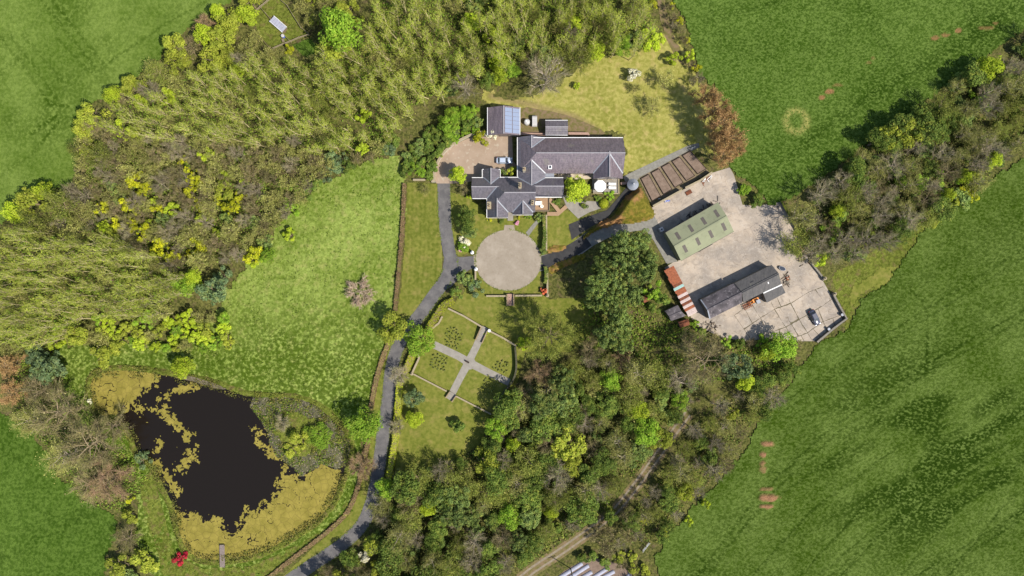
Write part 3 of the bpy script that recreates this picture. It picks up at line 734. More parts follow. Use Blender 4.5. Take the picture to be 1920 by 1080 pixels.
# ---------------------------------------------------------------- buildings
def gable(x0, x1, y0, y1, axis, ze, t, hip0=False, hip1=False, th=0.14, at=None, zref=None):
    """closed gable/hip roof over eave pixels x0..x1, y0..y1 (seen at eave height); returns MB, ridge ends (world)"""
    a = W2(x0, y1, ze); b = W2(x1, y0, ze)
    X0, Y0, X1, Y1 = a[0], a[1], b[0], b[1]
    if axis == 'x':
        cy = (Y0 + Y1) / 2; hs = (Y1 - Y0) / 2; zr = ze + hs * t
        r0 = (X0 + (hs if hip0 else 0), cy, zr); r1 = (X1 - (hs if hip1 else 0), cy, zr)
        e = [(X0, Y0), (X1, Y0), (X1, Y1), (X0, Y1)]
    else:
        cx = (X0 + X1) / 2; hs = (X1 - X0) / 2; zr = ze + hs * t
        r0 = (cx, Y0 + (hs if hip0 else 0), zr); r1 = (cx, Y1 - (hs if hip1 else 0), zr)
        e = [(X1, Y0), (X1, Y1), (X0, Y1), (X0, Y0)]
    v = [(p[0], p[1], ze - th) for p in e] + [(p[0], p[1], ze) for p in e] + [r0, r1]
    f = [(3, 2, 1, 0), (0, 1, 5, 4), (1, 2, 6, 5), (2, 3, 7, 6), (3, 0, 4, 7), (4, 5, 9, 8), (6, 7, 8, 9), (5, 6, 9), (7, 4, 8)]
    return MB().add(v, f), Vector(r0), Vector(r1), (X0, X1, Y0, Y1)

class House:
    def __init__(s, name, px, py, label, cat, group=None):
        x, y = W2(px, py); s.r = empty(name, (x, y, 0), label, cat, group)
        s.k = 0
    def block(s, x0, x1, y0, y1, axis, ze, t, mat, wall, hip0=False, hip1=False, inset=0.35, ridge=True, z0=-0.05):
        m, r0, r1, bb = gable(x0, x1, y0, y1, axis, ze, t, hip0, hip1)
        ro = m.build('roof', mat, s.r)
        s.bl = getattr(s, 'bl', []) + [bb + (axis, ze, t, hip0, hip1)]
        s.k += 1; i = inset + 0.006 * s.k
        if wall:
            X0, X1, Y0, Y1 = bb
            w = MB().prism([(X0 + i, Y0 + i), (X1 - i, Y0 + i), (X1 - i, Y1 - i), (X0 + i, Y1 - i)], z0, ze - 0.145)
            zg = r0.z - i * t - 0.1
            if axis == 'x':
                for X, hp in ((X0 + i, hip0), (X1 - i, hip1)):
                    if not hp: w.add([(X, Y0 + i, ze - .146), (X, Y1 - i, ze - .146), (X, (Y0 + Y1) / 2, zg)], [(0, 1, 2)])
            else:
                for Y, hp in ((Y0 + i, hip0), (Y1 - i, hip1)):
                    if not hp: w.add([(X0 + i, Y, ze - .146), (X1 - i, Y, ze - .146), ((X0 + X1) / 2, Y, zg)], [(0, 1, 2)])
            w.build('wall', wall, s.r)
        if ridge: MB().bar(r0 + Vector((0, 0, .03)), r1 + Vector((0, 0, .03)), .26, .12).build('ridge_tile', M['ridge'], ro)
        return ro, r0, r1, bb
    def strip(s, ro, a, b, w=0.28, mat='lead', name='valley_flashing', h=0.10):
        MB().bar(a, b, w, h).build(name, M[mat], ro)
    def chimney(s, px, py, zt, z0, w, d, mat='stone', pots=2):
        x, y = W2(px, py, zt)
        c = MB().box((x, y, (z0 + zt) / 2), (w, d, zt - z0)).build('chimney', M[mat], s.r)
        MB().box((x, y, zt + .06), (w + .16, d + .16, .14)).build('chimney_cap', M['coping'], c)
        for i in range(pots):
            o = (i - (pots - 1) / 2) * .5
            p = (x, y + o) if d > w else (x + o, y)
            MB().lathe((p[0], p[1], zt + .12), [(.14, 0), (.16, .1), (.13, .5)], 10).build('chimney_pot', M['dark'] if i % 2 else M['rust_dark'], c)
    def window(s, x, y, z, w, h, face, door=False):
        dx, dy = {'s': (0, -1), 'n': (0, 1), 'e': (1, 0), 'w': (-1, 0)}[face]
        ax = (w + .2, .12) if dx == 0 else (.12, w + .2)
        f = MB().box((x + dx * .03, y + dy * .03, z), (ax[0], ax[1], h + .2)).build('door' if door else 'window', M['wood'] if door else M['white'], s.r)
        ax = (w, .1) if dx == 0 else (.1, w)
        MB().box((x + dx * .06, y + dy * .06, z), (ax[0], ax[1], h)).build('pane', M['glass'], f)
        if not door:
            MB().box((x + dx * .1, y + dy * .1, z - h / 2 - .14), ((w + .4, .22, .1) if dx == 0 else (.22, w + .4, .1))).build('sill', M['coping'], f)

ZE = 3.6
Hs = House('manor_house', 1010, 340, 'large slate roofed country house with many gables and chimneys', 'house')
RB, b0, b1, _ = Hs.block(913, 1003.5, 332.4, 398, 'x', ZE, .95, M['slate_x'], M['render'], hip0=True)
RA, a0, a1, _ = Hs.block(885, 936, 333, 372.6, 'x', ZE, .95, M['slate_x'], M['render'])
RC, c0, c1, cb = Hs.block(912.5, 953, 374, 408.5, 'y', ZE, .95, M['slate_y'], M['render'])
RD, d0, d1, _ = Hs.block(904, 938, 317.5, 350, 'y', ZE - .3, .92, M['slate_y'], M['render'])
RE, e0, e1, eb = Hs.block(961, 999.5, 371, 403, 'y', ZE, .95, M['slate_y'], M['render'])
RF, f0, f1, fb = Hs.block(1000, 1056, 333.3, 370, 'x', ZE, .95, M['slate_x'], M['render'])
RG, g0, g1, gb = Hs.block(970, 1022.5, 257.3, 352, 'y', ZE, .62, M['slate_y'], M['render'])
RH, h0, h1, hb = Hs.block(971, 1168.5, 258, 325, 'x', ZE, .74, M['slate_warm'], M['render'], hip0=True)
RI, i0, i1, ib = Hs.block(1112, 1167.6, 288, 335, 'y', ZE, .86, M['slate_warm'], M['render'])
def up(p, q=.05): return Vector(p) + Vector((0, 0, q))
def onroof(px, py, z):
    """point of the roof seen at a pixel: climb to the highest roof plane there"""
    for _ in range(8):
        x, y, _z = W(px, py, z); zz = ZE
        for X0, X1, Y0, Y1, ax, ze, t, h0_, h1_ in Hs.bl:
            if not (X0 - .1 <= x <= X1 + .1 and Y0 - .1 <= y <= Y1 + .1): continue
            e = min(y - Y0, Y1 - y) if ax == 'x' else min(x - X0, X1 - x)
            if h0_: e = min(e, x - X0 if ax == 'x' else y - Y0)
            zz = max(zz, ze + e * t)
        z = zz
    return Vector(W(px, py, z))
zt = lambda r: r.z
# pale valleys and verges
BL = dict(zip('BACDEFGHI', Hs.bl))
def zr_of(b): return b[5] + ((b[3] - b[2]) if b[4] == 'x' else (b[1] - b[0])) / 2 * b[6]
def valley(ro, e, m, side, edge):
    """valley where extension roof e (ridge north-south) runs into slope 's' or 'n' of roof m"""
    E, Mn = BL[e], BL[m]; x = E[0] if edge == 'w' else E[1]; xr = (E[0] + E[1]) / 2; zr = zr_of(E)
    yy = (lambda z: Mn[2] + (z - Mn[5]) / Mn[6]) if side == 's' else (lambda z: Mn[3] - (z - Mn[5]) / Mn[6])
    z0_ = max(E[5], Mn[5])
    Hs.strip(ro, up((x + (z0_ - E[5]) / E[6] * (1 if edge == 'w' else -1), yy(z0_), z0_)), up((xr, yy(zr), zr)))
for a in ((RC, 'C', 'B', 's', 'e'), (RE, 'E', 'B', 's', 'w'), (RE, 'E', 'B', 's', 'e'), (RI, 'I', 'H', 's', 'w'), (RI, 'I', 'H', 's', 'e'), (RD, 'D', 'B', 'n', 'w'), (RD, 'D', 'B', 'n', 'e'), (RG, 'G', 'B', 'n', 'w'), (RG, 'G', 'F', 'n', 'e'), (RG, 'G', 'H', 's', 'e'), (RG, 'G', 'H', 'n', 'e')): valley(*a)
A_, C_ = BL['A'], BL['C']; zA = zr_of(A_)
Hs.strip(RC, up((C_[0], A_[2], ZE)), up((C_[0] + (zA - ZE) / C_[6], (A_[2] + A_[3]) / 2, zA)))
for ro, a, b in ((RG, (970, 257.5), (970, 332)), (RC, (912.8, 373), (912.8, 408.4)), (RD, (904.2, 317.8), (904.2, 332)), (RD, (938, 317.8), (938, 332)), (RA, (885, 333), (906, 333)), (RB, (937, 332.4), (972, 332.4)), (RF, (1003, 369.8), (1056, 369.8)), (RA, (886, 372.4), (913, 372.4)), (RH, (1000, 258), (1168, 258)), (RE, (961.5, 402.8), (999, 402.8)), (RC, (913, 408.2), (952, 408.2)), (RF, (1022, 333.2), (1056, 333.2)), (RD, (904.5, 317.6), (938, 317.6))):
    Hs.strip(ro, onroof(a[0], a[1], ZE + .0), onroof(b[0], b[1], ZE + .0), .16, 'white', 'gutter', .18)
Hs.chimney(975, 347.5, 9.0, 4.2, .65, 1.3, 'render')
Hs.chimney(983, 317, 7.6, 4.0, .65, .8, 'render', 1)
Hs.chimney(917, 385, 6.2, 0, .95, 1.7, 'stone')
Hs.chimney(998.5, 380, 6.6, 3.0, .7, 1.2, 'stone_grey')
# rooflight on the long wing
x, y = W2(1031.5, 313, 5.0)
sk = MB().box((x, y, 4.92), (.95, 1.1, .16)).build('skylight', M['white'], Hs.r)
MB().box((x, y, 4.99), (.5, .65, .1)).build('pane', M['glass'], sk)
# lead flat roof in the angle, porch steps
m = MB().prism(wpoly([(1019, 323), (1039, 323), (1039, 334), (1018, 334)], 3.2), -.05, 3.2); m.build('flat_roof', M['lead'], Hs.r)
X0, X1, Y0, Y1 = hb; ys = Y0 + .42
for k in range(9):
    Hs.window(W2(1044 + k * 7.4, 0, 1.6)[0], ys - .02, 1.6, .8, 1.7, 's', k == 4)
X0, X1, Y0, Y1 = fb
for k in range(4): Hs.window(X0 + 2.2 + k * 1.5, Y0 + .38, 1.7, .9, 1.5, 's')
for bbx in (cb, eb, ib):
    X0, X1, Y0, Y1 = bbx
    for k in (-1, 1): Hs.window((X0 + X1) / 2 + k * .95, Y0 + .36, 1.7, .9, 1.6, 's')
X0, X1, Y0, Y1 = gb
for k in range(4): Hs.window(X0 + .38, Y1 - 1.5 - 1.9 * k, 1.7, .9, 1.4, 'w')
x, y = W2(957, 406)
for k in range(5): MB().box((x, y + .9 - k * .45, .55 - k * .11), (1.5, .46, .16)).build('porch_step', M['path'], Hs.r)
MB().box((x, y + 1.5, 1.3), (1.2, .2, 2.3)).build('front_door', M['dark'], Hs.r)

# outbuilding with solar panels
So = House('garage', 945, 228, 'outbuilding with dark slates on one slope and solar panels on the other', 'outbuilding')
ro, r0, r1, bb = So.block(914, 975, 201.5, 253.5, 'y', 2.9, .45, M['slate_warm'], M['render'])
X0, X1, Y0, Y1 = bb; cx = (X0 + X1) / 2; hsx = (X1 - X0) / 2
for c_ in range(2):
    for rr in range(6):
        u0 = .08 + c_ * .47; u1 = u0 + .43
        ya = Y0 + .35 + rr * (Y1 - Y0 - .7) / 6; yb = ya + (Y1 - Y0 - .7) / 6 - .07
        P = [(cx + hsx * u, yy, r0.z - hsx * u * .45 + .1) for u, yy in ((u0, ya), (u1, ya), (u1, yb), (u0, yb))]
        pn = MB().add(P + [(p[0], p[1], p[2] - .05) for p in P], [(0, 1, 2, 3), (7, 6, 5, 4), (0, 4, 5, 1), (1, 5, 6, 2), (2, 6, 7, 3), (3, 7, 4, 0)]).build('solar_panel', M['solar'], So.r)
for sgn in (X0, X1): MB().box((sgn, (Y0 + Y1) / 2, 2.88), (.14, Y1 - Y0, .16)).build('gutter', M['white'], So.r)
So.window(cx, Y0 + .37, 1.2, 2.4, 2.1, 's', True)
# small slate store
St = House('store', 1043, 240, 'small slate roofed store beside the pale water tanks', 'shed')
ro, r0, r1, bb = St.block(1022.5, 1064.5, 225.5, 253.5, 'x', 2.3, .5, M['slate_x'], M['render'])
for yy in (bb[2], bb[3]): MB().box(((bb[0] + bb[1]) / 2, yy, 2.26), (bb[1] - bb[0], .14, .16)).build('gutter', M['white'], St.r)
St.window((bb[0] + bb[1]) / 2, bb[2] + .37, 1.1, .9, 1.9, 's', True)
# tanks
x, y = W2(988, 228, 1.5)
tk = empty('water_tank', (x, y, 0), 'round white lidded tank beside the solar outbuilding', 'tank')
MB().lathe((x, y, 0.05), [(.78, 0), (.8, .2), (.8, 1.3), (.7, 1.5), (.3, 1.65)], 24).build('drum', M['tank'], tk, True)
MB().lathe((x - .2, y + .15, 1.55), [(.25, 0), (.25, .18), (.1, .22)], 14).build('lid', M['white'], tk)
x, y = W2(1002.5, 226.5, 1.3)
tk = empty('ribbed_tank', (x, y, 0), 'ribbed white tank standing next to the round lidded tank', 'tank')
for k in range(4):
    MB().tube((x - .65, y - .75 + k * .5, .85), (x + .65, y - .75 + k * .5, .85), .75, .75, 16).build('tank_rib', M['tank'], tk)
MB().box((x, y, .25), (1.4, 2.2, .4)).build('cradle', M['dark'], tk)

# green steel barn, rotated
def rot_barn(name, N0, N1, R0, R1, S0, S1, ze, zr, label, roofmat, wallmat, cat='barn', ov=0.25, group=None, z0=-.05):
    """roof from photo pixels: north eave, ridge, south eave (each west to east)"""
    n0, n1, s0, s1 = [Vector(W(*p, ze)) for p in (N0, N1, S0, S1)]
    r0, r1 = [Vector(W(*p, zr)) for p in (R0, R1)]
    c = (n0 + n1 + s0 + s1) / 4
    root = empty(name, (c.x, c.y, 0), label, cat, group)
    th = Vector((0, 0, -.12))
    ro = MB().add([n0, n1, r1, r0, s0, s1, n0 + th, n1 + th, r1 + th, r0 + th, s0 + th, s1 + th],
                  [(0, 3, 2, 1), (3, 4, 5, 2), (6, 7, 8, 9), (9, 8, 11, 10), (0, 1, 7, 6), (5, 4, 10, 11), (1, 2, 8, 7), (2, 5, 11, 8), (3, 0, 6, 9), (4, 3, 9, 10)]).build('roof', roofmat, root)
    q = [n0 + (c - n0) * .03, n1 + (c - n1) * .03, s1 + (c - s1) * .03, s0 + (c - s0) * .03]
    w = MB()
    rr = [r1 + (c - r1) * .03, r0 + (c - r0) * .03]
    base = [Vector((p.x, p.y, z0)) for p in (q[0], q[1], rr[0], q[2], q[3], rr[1])]
    zz = ze - .2
    top = [Vector((q[0].x, q[0].y, zz)), Vector((q[1].x, q[1].y, zz)), Vector((rr[0].x, rr[0].y, zr - .2)), Vector((q[2].x, q[2].y, zz)), Vector((q[3].x, q[3].y, zz)), Vector((rr[1].x, rr[1].y, zr - .2))]
    w.add(base + top, [(i, (i + 1) % 6, 6 + (i + 1) % 6, 6 + i) for i in range(6)]).build('wall', wallmat, root)
    d = (r1 - r0).normalized()
    MB().bar(r0 + Vector((0, 0, .05)), r1 + Vector((0, 0, .05)), .4, .06).build('ridge_cap', roofmat, ro)
    return root, ro, n0, n1, r0, r1, s0, s1
gb_, ro, n0, n1, r0, r1, s0, s1 = rot_barn('steel_barn', (1247.6, 436.5), (1346.4, 379.4), (1264, 462.4), (1363, 405.4), (1277, 489), (1376, 434), 4.2, 5.5, 'sage green steel barn with two rows of grey rooflights', M['green_sheet'], M['green_sheet'])
for a0_, a1_ in ((n0, n1), (s0, s1)):
    for k in range(4):
        u = .12 + k * .245
        pa = a0_ + (a1_ - a0_) * u; pb = r0 + (r1 - r0) * u
        pc = a0_ + (a1_ - a0_) * (u + .055); pd = r0 + (r1 - r0) * (u + .055)
        upv = Vector((0, 0, .035))
        q = [pa.lerp(pb, .3) + upv, pc.lerp(pd, .3) + upv, pc.lerp(pd, .78) + upv, pa.lerp(pb, .78) + upv]
        MB().add(q + [p - Vector((0, 0, .06)) for p in q], [(0, 1, 2, 3), (7, 6, 5, 4), (0, 4, 5, 1), (1, 5, 6, 2), (2, 6, 7, 3), (3, 7, 4, 0)]).build('rooflight', M['rooflight'], gb_)
for a_, b_ in ((n0, n1), (s0, s1)): MB().bar(a_ + Vector((0, 0, -.1)), b_ + Vector((0, 0, -.1)), .16, .16).build('gutter', M['rooflight'], gb_)
dv = (s1 - s0).normalized()
MB().bar(s0.lerp(s1, .35) + Vector((.12, -.2, -2.2)), s0.lerp(s1, .6) + Vector((.12, -.2, -2.2)), .1, 3.6).build('sliding_door', M['rooflight'], gb_)

ob, ro, n0, n1, r0, r1, s0, s1 = rot_barn('old_barn', (1314, 562), (1376, 531), (1327, 581), (1390.5, 549), (1331, 598), (1392, 567.5), 3.6, 5.0, 'weathered dark stone barn with lichened corrugated roof beside the rusty sheets', M['asbestos'], M['stone_grey'])
MB().bar(n0, r0, .3, .14).build('verge', M['lead'], ro); MB().bar(r0, s0, .3, .14).build('verge', M['lead'], ro)
MB().bar(n1 + Vector((.02, 0, .02)), r1 + Vector((.02, 0, .02)), .25, .1).build('verge', M['dark'], ro)
ob2, ro, n0, n1, r0, r1, s0, s1 = rot_barn('old_barn', (1377.5, 531), (1447, 496.5), (1391, 547.5), (1460, 512.5), (1394, 567), (1465, 532), 3.4, 4.6, 'brownish corrugated barn with lean-to, joined to the lichened barn', M['slate_old'], M['stone_grey'])
MB().bar(r0 + Vector((-.1, -.2, .05)), r1 + Vector((-.1, -.2, .05)), .3, .12).build('painted_ridge_shadow', M['dark'], ro)  # dark strip that paints a shadow line along the ridge
q = [Vector(W(*p, 3.55)) for p in ((1398, 556), (1462, 524), (1465, 531), (1400, 564))]
MB().box((W(1440, 529, 4.2)[0], W(1440, 529, 4.2)[1], 4.2), (.3, .9, .12), .3).build('rooflight', M['white'], ob2)
x, y = W2(1411, 530, 4.2); MB().box((x, y, 4.12), (.9, .7, .14), .45).build('rooflight', M['dark'], ob2)
lt = empty('lean_to', W2(1452, 551) + (0,), 'slate grey lean-to shed with white top flashing on the brownish barn', 'shed')
q = [Vector(W(*p)) for p in ((1431, 550, 3.0), (1466, 534, 3.0), (1473, 549, 2.3), (1438, 567.5, 2.3))]
MB().add(q + [p - Vector((0, 0, .12)) for p in q], [(3, 2, 1, 0), (4, 5, 6, 7), (0, 1, 5, 4), (1, 2, 6, 5), (2, 3, 7, 6), (3, 0, 4, 7)]).build('roof', M['slate_old'], lt)
MB().bar(q[0] + Vector((0, .05, .06)), q[1] + Vector((0, .05, .06)), .3, .1).build('flashing', M['white'], lt)
cc = sum(q, Vector((0, 0, 0))) / 4
MB().prism([(p.x + (cc.x - p.x) * .06, p.y + (cc.y - p.y) * .06) for p in q], -.05, [q[i].z - .13 for i in range(4)]).build('wall', M['stone_grey'], lt)

# open-fronted shed roofed with odd corrugated sheets
A = Vector((1246, 507, 0)); B = Vector((1291, 594, 0))
rs = empty('sheet_roofed_shed', W2(1265, 550) + (0,), 'long low shed roofed with orange rusty and pale corrugated sheets', 'shed')
cols = ['rust'] * 6 + ['rust_dark', 'sheet_mint', 'rust', 'rust', 'sheet_pale', 'rust_dark', 'sheet_pale', 'rust_dark', 'sheet_pale', 'rust', 'sheet_pale', 'sheet_pale']
nS = len(cols); zs = 2.1
du = (B - A) / nS; wv_ = Vector((17, -9, 0))
for k, cn in enumerate(cols):
    a = A + du * k; b = A + du * (k + .97); z = zs + .02 * (k % 2); lo = random.uniform(-2.5, 1.5)
    P = [W(a.x + lo * .5, a.y - lo * .3, z + .35), W(b.x + lo * .5, b.y - lo * .3, z + .35), W((b + wv_).x, (b + wv_).y, z), W((a + wv_).x, (a + wv_).y, z)]
    m = MB()
    nc = 5
    for c_ in range(nc):
        u0, u1 = c_ / nc, (c_ + 1) / nc; dz = .05 if c_ % 2 else 0
        L = lambda i, j, u: [P[i][q_] + (P[j][q_] - P[i][q_]) * u for q_ in range(3)]
        p0, p1 = L(0, 1, u0), L(0, 1, u1); p3, p2 = L(3, 2, u0), L(3, 2, u1)
        for p_ in (p0, p1, p2, p3): p_[2] += dz
        m.add([p0, p1, p2, p3] + [(p_[0], p_[1], p_[2] - .04) for p_ in (p0, p1, p2, p3)], [(0, 1, 2, 3), (7, 6, 5, 4), (0, 4, 5, 1), (1, 5, 6, 2), (2, 6, 7, 3), (3, 7, 4, 0)])
    m.build('roof_sheet', M[cn], rs)
MB().prism(wpoly([(1248, 508), (1293, 593), (1302, 587), (1260, 503)], 2.0), -.05, 2.0).build('wall', M['stone_grey'], rs)
gs = rot_barn('grey_shed', (1247, 583), (1271, 572), (1255, 594), (1278, 584), (1258, 602), (1286, 592), 2.0, 2.5, 'derelict grey sheeted shed at the end of the rusty sheet roofs', M['asbestos'], M['stone_grey'], 'shed')
gs2 = rot_barn('hut', (1203, 557), (1212, 553), (1206, 563), (1216, 558), (1208, 568), (1219, 563), 1.8, 2.2, 'small hut half buried in shrubs below the evergreens', M['rust_dark'], M['wood'], 'hut')
gs3 = rot_barn('hut', (1272, 604), (1290, 598), (1274, 609), (1292, 603), (1276, 615), (1294, 609), 1.6, 1.9, 'low rusty lean-to hut below the derelict grey shed', M['rust_dark'], M['wood'], 'hut')

# round stone tower with conical roof
x, y = W2(1187, 345.5, 3.2)
tw = empty('round_tower', (x, y, 0), 'round stone tower with conical grey roof by the terrace', 'tower')
MB().lathe((x, y, 0), [(1.25, -.05), (1.25, 2.9)], 24).build('wall', M['stone_grey'], tw)
MB().lathe((x, y, 2.85), [(1.5, 0), (1.52, .08), (.75, .75), (.1, 1.35)], 28).build('roof', M['lead'], tw)
MB().lathe((x, y, 4.1), [(.16, 0), (.12, .25), (.02, .32)], 12).build('finial', M['white'], tw)
MB().box((x - 1.22, y, 1.0), (.2, .8, 1.9)).build('door', M['dark'], tw)

# ---------------------------------------------------------------- farmyard of cracked concrete slabs
YARD = [(1224, 402), (1222, 388), (1262, 366), (1300, 345), (1332, 325), (1368, 314), (1376, 328), (1384, 356), (1392, 384), (1420, 386), (1462, 379), (1476, 402), (1494, 436), (1510, 468), (1516, 490), (1536, 515), (1556, 550), (1583, 597), (1527, 640), (1490, 640), (1450, 634), (1400, 640), (1350, 632), (1310, 612), (1296, 596), (1270, 545), (1246, 502), (1262, 492), (1272, 490), (1245, 440)]
sheet('farmyard', YARD, 0.03, M['dirt'])
yard_o = [o for o in COL.objects if o.name.startswith('farmyard')][0]
def clip(subj, cl):
    out = subj
    n = len(cl)
    for i in range(n):
        a, b = cl[i], cl[(i + 1) % n]; inp = out; out = []
        if not inp: return []
        side = lambda p: (b[0] - a[0]) * (p[1] - a[1]) - (b[1] - a[1]) * (p[0] - a[0])
        for j in range(len(inp)):
            p, q = inp[j], inp[(j + 1) % len(inp)]
            sp, sq = side(p), side(q)
            if sp >= 0: out.append(p)
            if (sp >= 0) != (sq >= 0):
                t_ = sp / (sp - sq); out.append((p[0] + (q[0] - p[0]) * t_, p[1] + (q[1] - p[1]) * t_))
    return out
yw = wpoly(YARD)
ang = math.radians(29); ca, sa = math.cos(ang), math.sin(ang)
x0_, y0_ = W2(1240, 480)
GI, GJ = 16, 17
cu, cv = 4.9, 4.6
P_ = {}
for i in range(GI + 1):
    for j in range(GJ + 1):
        u = (i - 2) * cu + random.uniform(-.5, .5); v = (j - 11) * cv + random.uniform(-.6, .6)
        P_[i, j] = (x0_ + u * ca - v * sa, y0_ + u * sa + v * ca)
for i in range(GI):
    for j in range(GJ):
        cell = [P_[i, j], P_[i + 1, j], P_[i + 1, j + 1], P_[i, j + 1]]
        c = (sum(p[0] for p in cell) / 4, sum(p[1] for p in cell) / 4)
        rough_ = c[0] > W2(1400, 0)[0] and c[1] < W2(0, 545)[1]
        parts_ = [cell]
        if rough_ and random.random() < .65:
            k = random.uniform(.35, .65); k2 = random.uniform(.3, .7)
            a = tuple(cell[0][q] + (cell[1][q] - cell[0][q]) * k for q in (0, 1)); b = tuple(cell[3][q] + (cell[2][q] - cell[3][q]) * k2 for q in (0, 1))
            parts_ = [[cell[0], a, b, cell[3]], [a, cell[1], cell[2], b]]
        for pc in parts_:
            cc_ = (sum(p[0] for p in pc) / 4, sum(p[1] for p in pc) / 4)
            gap = random.uniform(.08, .22) if rough_ else random.uniform(.004, .02)
            q = []
            for p in pc:
                d = math.hypot(cc_[0] - p[0], cc_[1] - p[1]); f = gap / max(d, .1)
                q.append((p[0] + (cc_[0] - p[0]) * f, p[1] + (cc_[1] - p[1]) * f))
            if rough_:
                q2 = []
                for a, b in zip(q, q[1:] + q[:1]):
                    for s_ in (0, .33, .66):
                        q2.append((a[0] + (b[0] - a[0]) * s_ + random.gauss(0, .07), a[1] + (b[1] - a[1]) * s_ + random.gauss(0, .07)))
                q = q2
            r = clip(yw, pc) if not rough_ else None
            if rough_:
                if not inside(yw, np.array([p[0] for p in q]), np.array([p[1] for p in q])).all():
                    r = clip(yw, pc); q = r
            else: q = r
            if len(q) < 3: continue
            if r is not None and r:
                cx_ = sum(p[0] for p in q) / len(q); cy_ = sum(p[1] for p in q) / len(q)
                q = [(p[0] + (cx_ - p[0]) * gap / 3, p[1] + (cy_ - p[1]) * gap / 3) for p in q]
            ar = abs(sum(q[a][0] * q[(a + 1) % len(q)][1] - q[(a + 1) % len(q)][0] * q[a][1] for a in range(len(q)))) / 2
            if ar < .8: continue
            MB().prism(q, .028, .07 + random.uniform(0, .035 if rough_ else .008)).build('slab', M['slab'], yard_o)

# ---------------------------------------------------------------- walls, hedges, fences
def wall_run(name, P, w, h, mat, label, coping=None, smooth=0, cat='wall', group=None, z=0.0, piers=None):
    P = smooth_poly(P, smooth, False) if smooth else P
    wp = wpoly(P)
    L, R = offset_line(wp, w)
    c = wp[len(wp) // 2]
    root = empty(name, (c[0], c[1], 0), label, cat, group)
    n = len(wp)
    v = [(x, y, z - .05) for x, y in L] + [(x, y, z - .05) for x, y in R] + [(x, y, z + h) for x, y in L] + [(x, y, z + h) for x, y in R]
    f = []
    for i in range(n - 1):
        f += [(i + 1, i, 2 * n + i, 2 * n + i + 1), (n + i, n + i + 1, 3 * n + i + 1, 3 * n + i), (2 * n + i, 3 * n + i, 3 * n + i + 1, 2 * n + i + 1)]
    f += [(0, n, 3 * n, 2 * n), (2 * n - 1, n - 1, 3 * n - 1, 4 * n - 1)]
    MB().add(v, f).build('wall_body', M[mat], root)
    if coping:
        L, R = offset_line(wp, w + .14); m = MB()
        v = [(x, y, z + h - .01) for x, y in L] + [(x, y, z + h - .01) for x, y in R] + [(x, y, z + h + .09) for x, y in L] + [(x, y, z + h + .09) for x, y in R]
        m.add(v, f).build('coping', M[coping], root)
    for (px, py, ph) in (piers or []):
        x, y = W2(px, py)
        p = MB().box((x, y, ph / 2), (.7, .7, ph + .1)).build('pier', M[mat], root)
        MB().lathe((x, y, ph + .05), [(.45, 0), (.45, .1), (.12, .16), (.2, .3), (.22, .42), (.1, .58)], 12).build('pier_cap', M['coping'], p)
    return root
def quads(cen, nrm, size, asp=1.0, rg=None):
    """leaf faces: centres, normals, sizes -> verts, faces"""
    rg = rg or rng
    n = len(cen)
    nrm = nrm / (np.linalg.norm(nrm, axis=1, keepdims=True) + 1e-9)
    a = rg.normal(size=(n, 3)); u = np.cross(nrm, a); u /= (np.linalg.norm(u, axis=1, keepdims=True) + 1e-9)
    v = np.cross(nrm, u)
    s = np.broadcast_to(np.asarray(size), (n,))[:, None] / 2
    V = np.stack([cen - u * s - v * s * asp * .5, cen + u * s * .2 - v * s * asp, cen + u * s + v * s * asp * .4, cen - u * s * .3 + v * s * asp], 1).reshape(-1, 3)
    return V, np.arange(n * 4).reshape(n, 4)
def hedge(name, P, w, h, leaf, label, n_m=70, size=.24, smooth=4, cat='hedge', group=None, core=None, wob=.12):
    P = smooth_poly(P, smooth, False) if smooth else P
    wp = np.array(wpoly(P)); c = wp[len(wp) // 2]
    root = empty(name, (c[0], c[1], 0), label, cat, group)
    L, R = offset_line(wp, w * .8); n = len(wp); z = h - .12
    m = MB()
    v = [(x, y, -.05) for x, y in L] + [(x, y, -.05) for x, y in R] + [(x, y, z) for x, y in L] + [(x, y, z) for x, y in R]
    f = []
    for i in range(n - 1):
        f += [(i + 1, i, 2 * n + i, 2 * n + i + 1), (n + i, n + i + 1, 3 * n + i + 1, 3 * n + i), (2 * n + i, 3 * n + i, 3 * n + i + 1, 2 * n + i + 1)]
    f += [(0, n, 3 * n, 2 * n), (2 * n - 1, n - 1, 3 * n - 1, 4 * n - 1)]
    m.add(v, f).build('hedge_core', core or LM['bramble'], root)
    seg = np.diff(wp, axis=0); ln = np.linalg.norm(seg, axis=1); cum = np.concatenate([[0], np.cumsum(ln)])
    N = int(cum[-1] * n_m)
    s = rng.uniform(0, cum[-1], N); k = np.clip(np.searchsorted(cum, s) - 1, 0, len(seg) - 1)
    p = wp[k] + seg[k] * ((s - cum[k]) / ln[k])[:, None]
    nr = np.stack([-seg[k][:, 1], seg[k][:, 0]], 1) / ln[k][:, None]
    top = rng.random(N) < .55
    wv = 1 + wob * 3 * (fbm(p[:, 0], p[:, 1], 1.3, 3) - .5)
    off = np.where(top, rng.uniform(-.5, .5, N), np.sign(rng.uniform(-1, 1, N)) * .5) * w * wv
    zz = np.where(top, h * wv + rng.normal(0, .05, N), rng.uniform(.05, 1, N) * h)
    cen = np.stack([p[:, 0] + nr[:, 0] * off - c[0], p[:, 1] + nr[:, 1] * off - c[1], zz], 1)
    nm = np.where(top[:, None], np.array([0, 0, 1.0]), np.stack([nr[:, 0] * np.sign(off), nr[:, 1] * np.sign(off), 0 * off], 1)) + rng.normal(0, .45, (N, 3))
    V, F = quads(cen, nm, rng.uniform(.7, 1.3, N) * size)
    link('foliage', np_mesh('foliage', V, F, LM[leaf]), root)
    return root

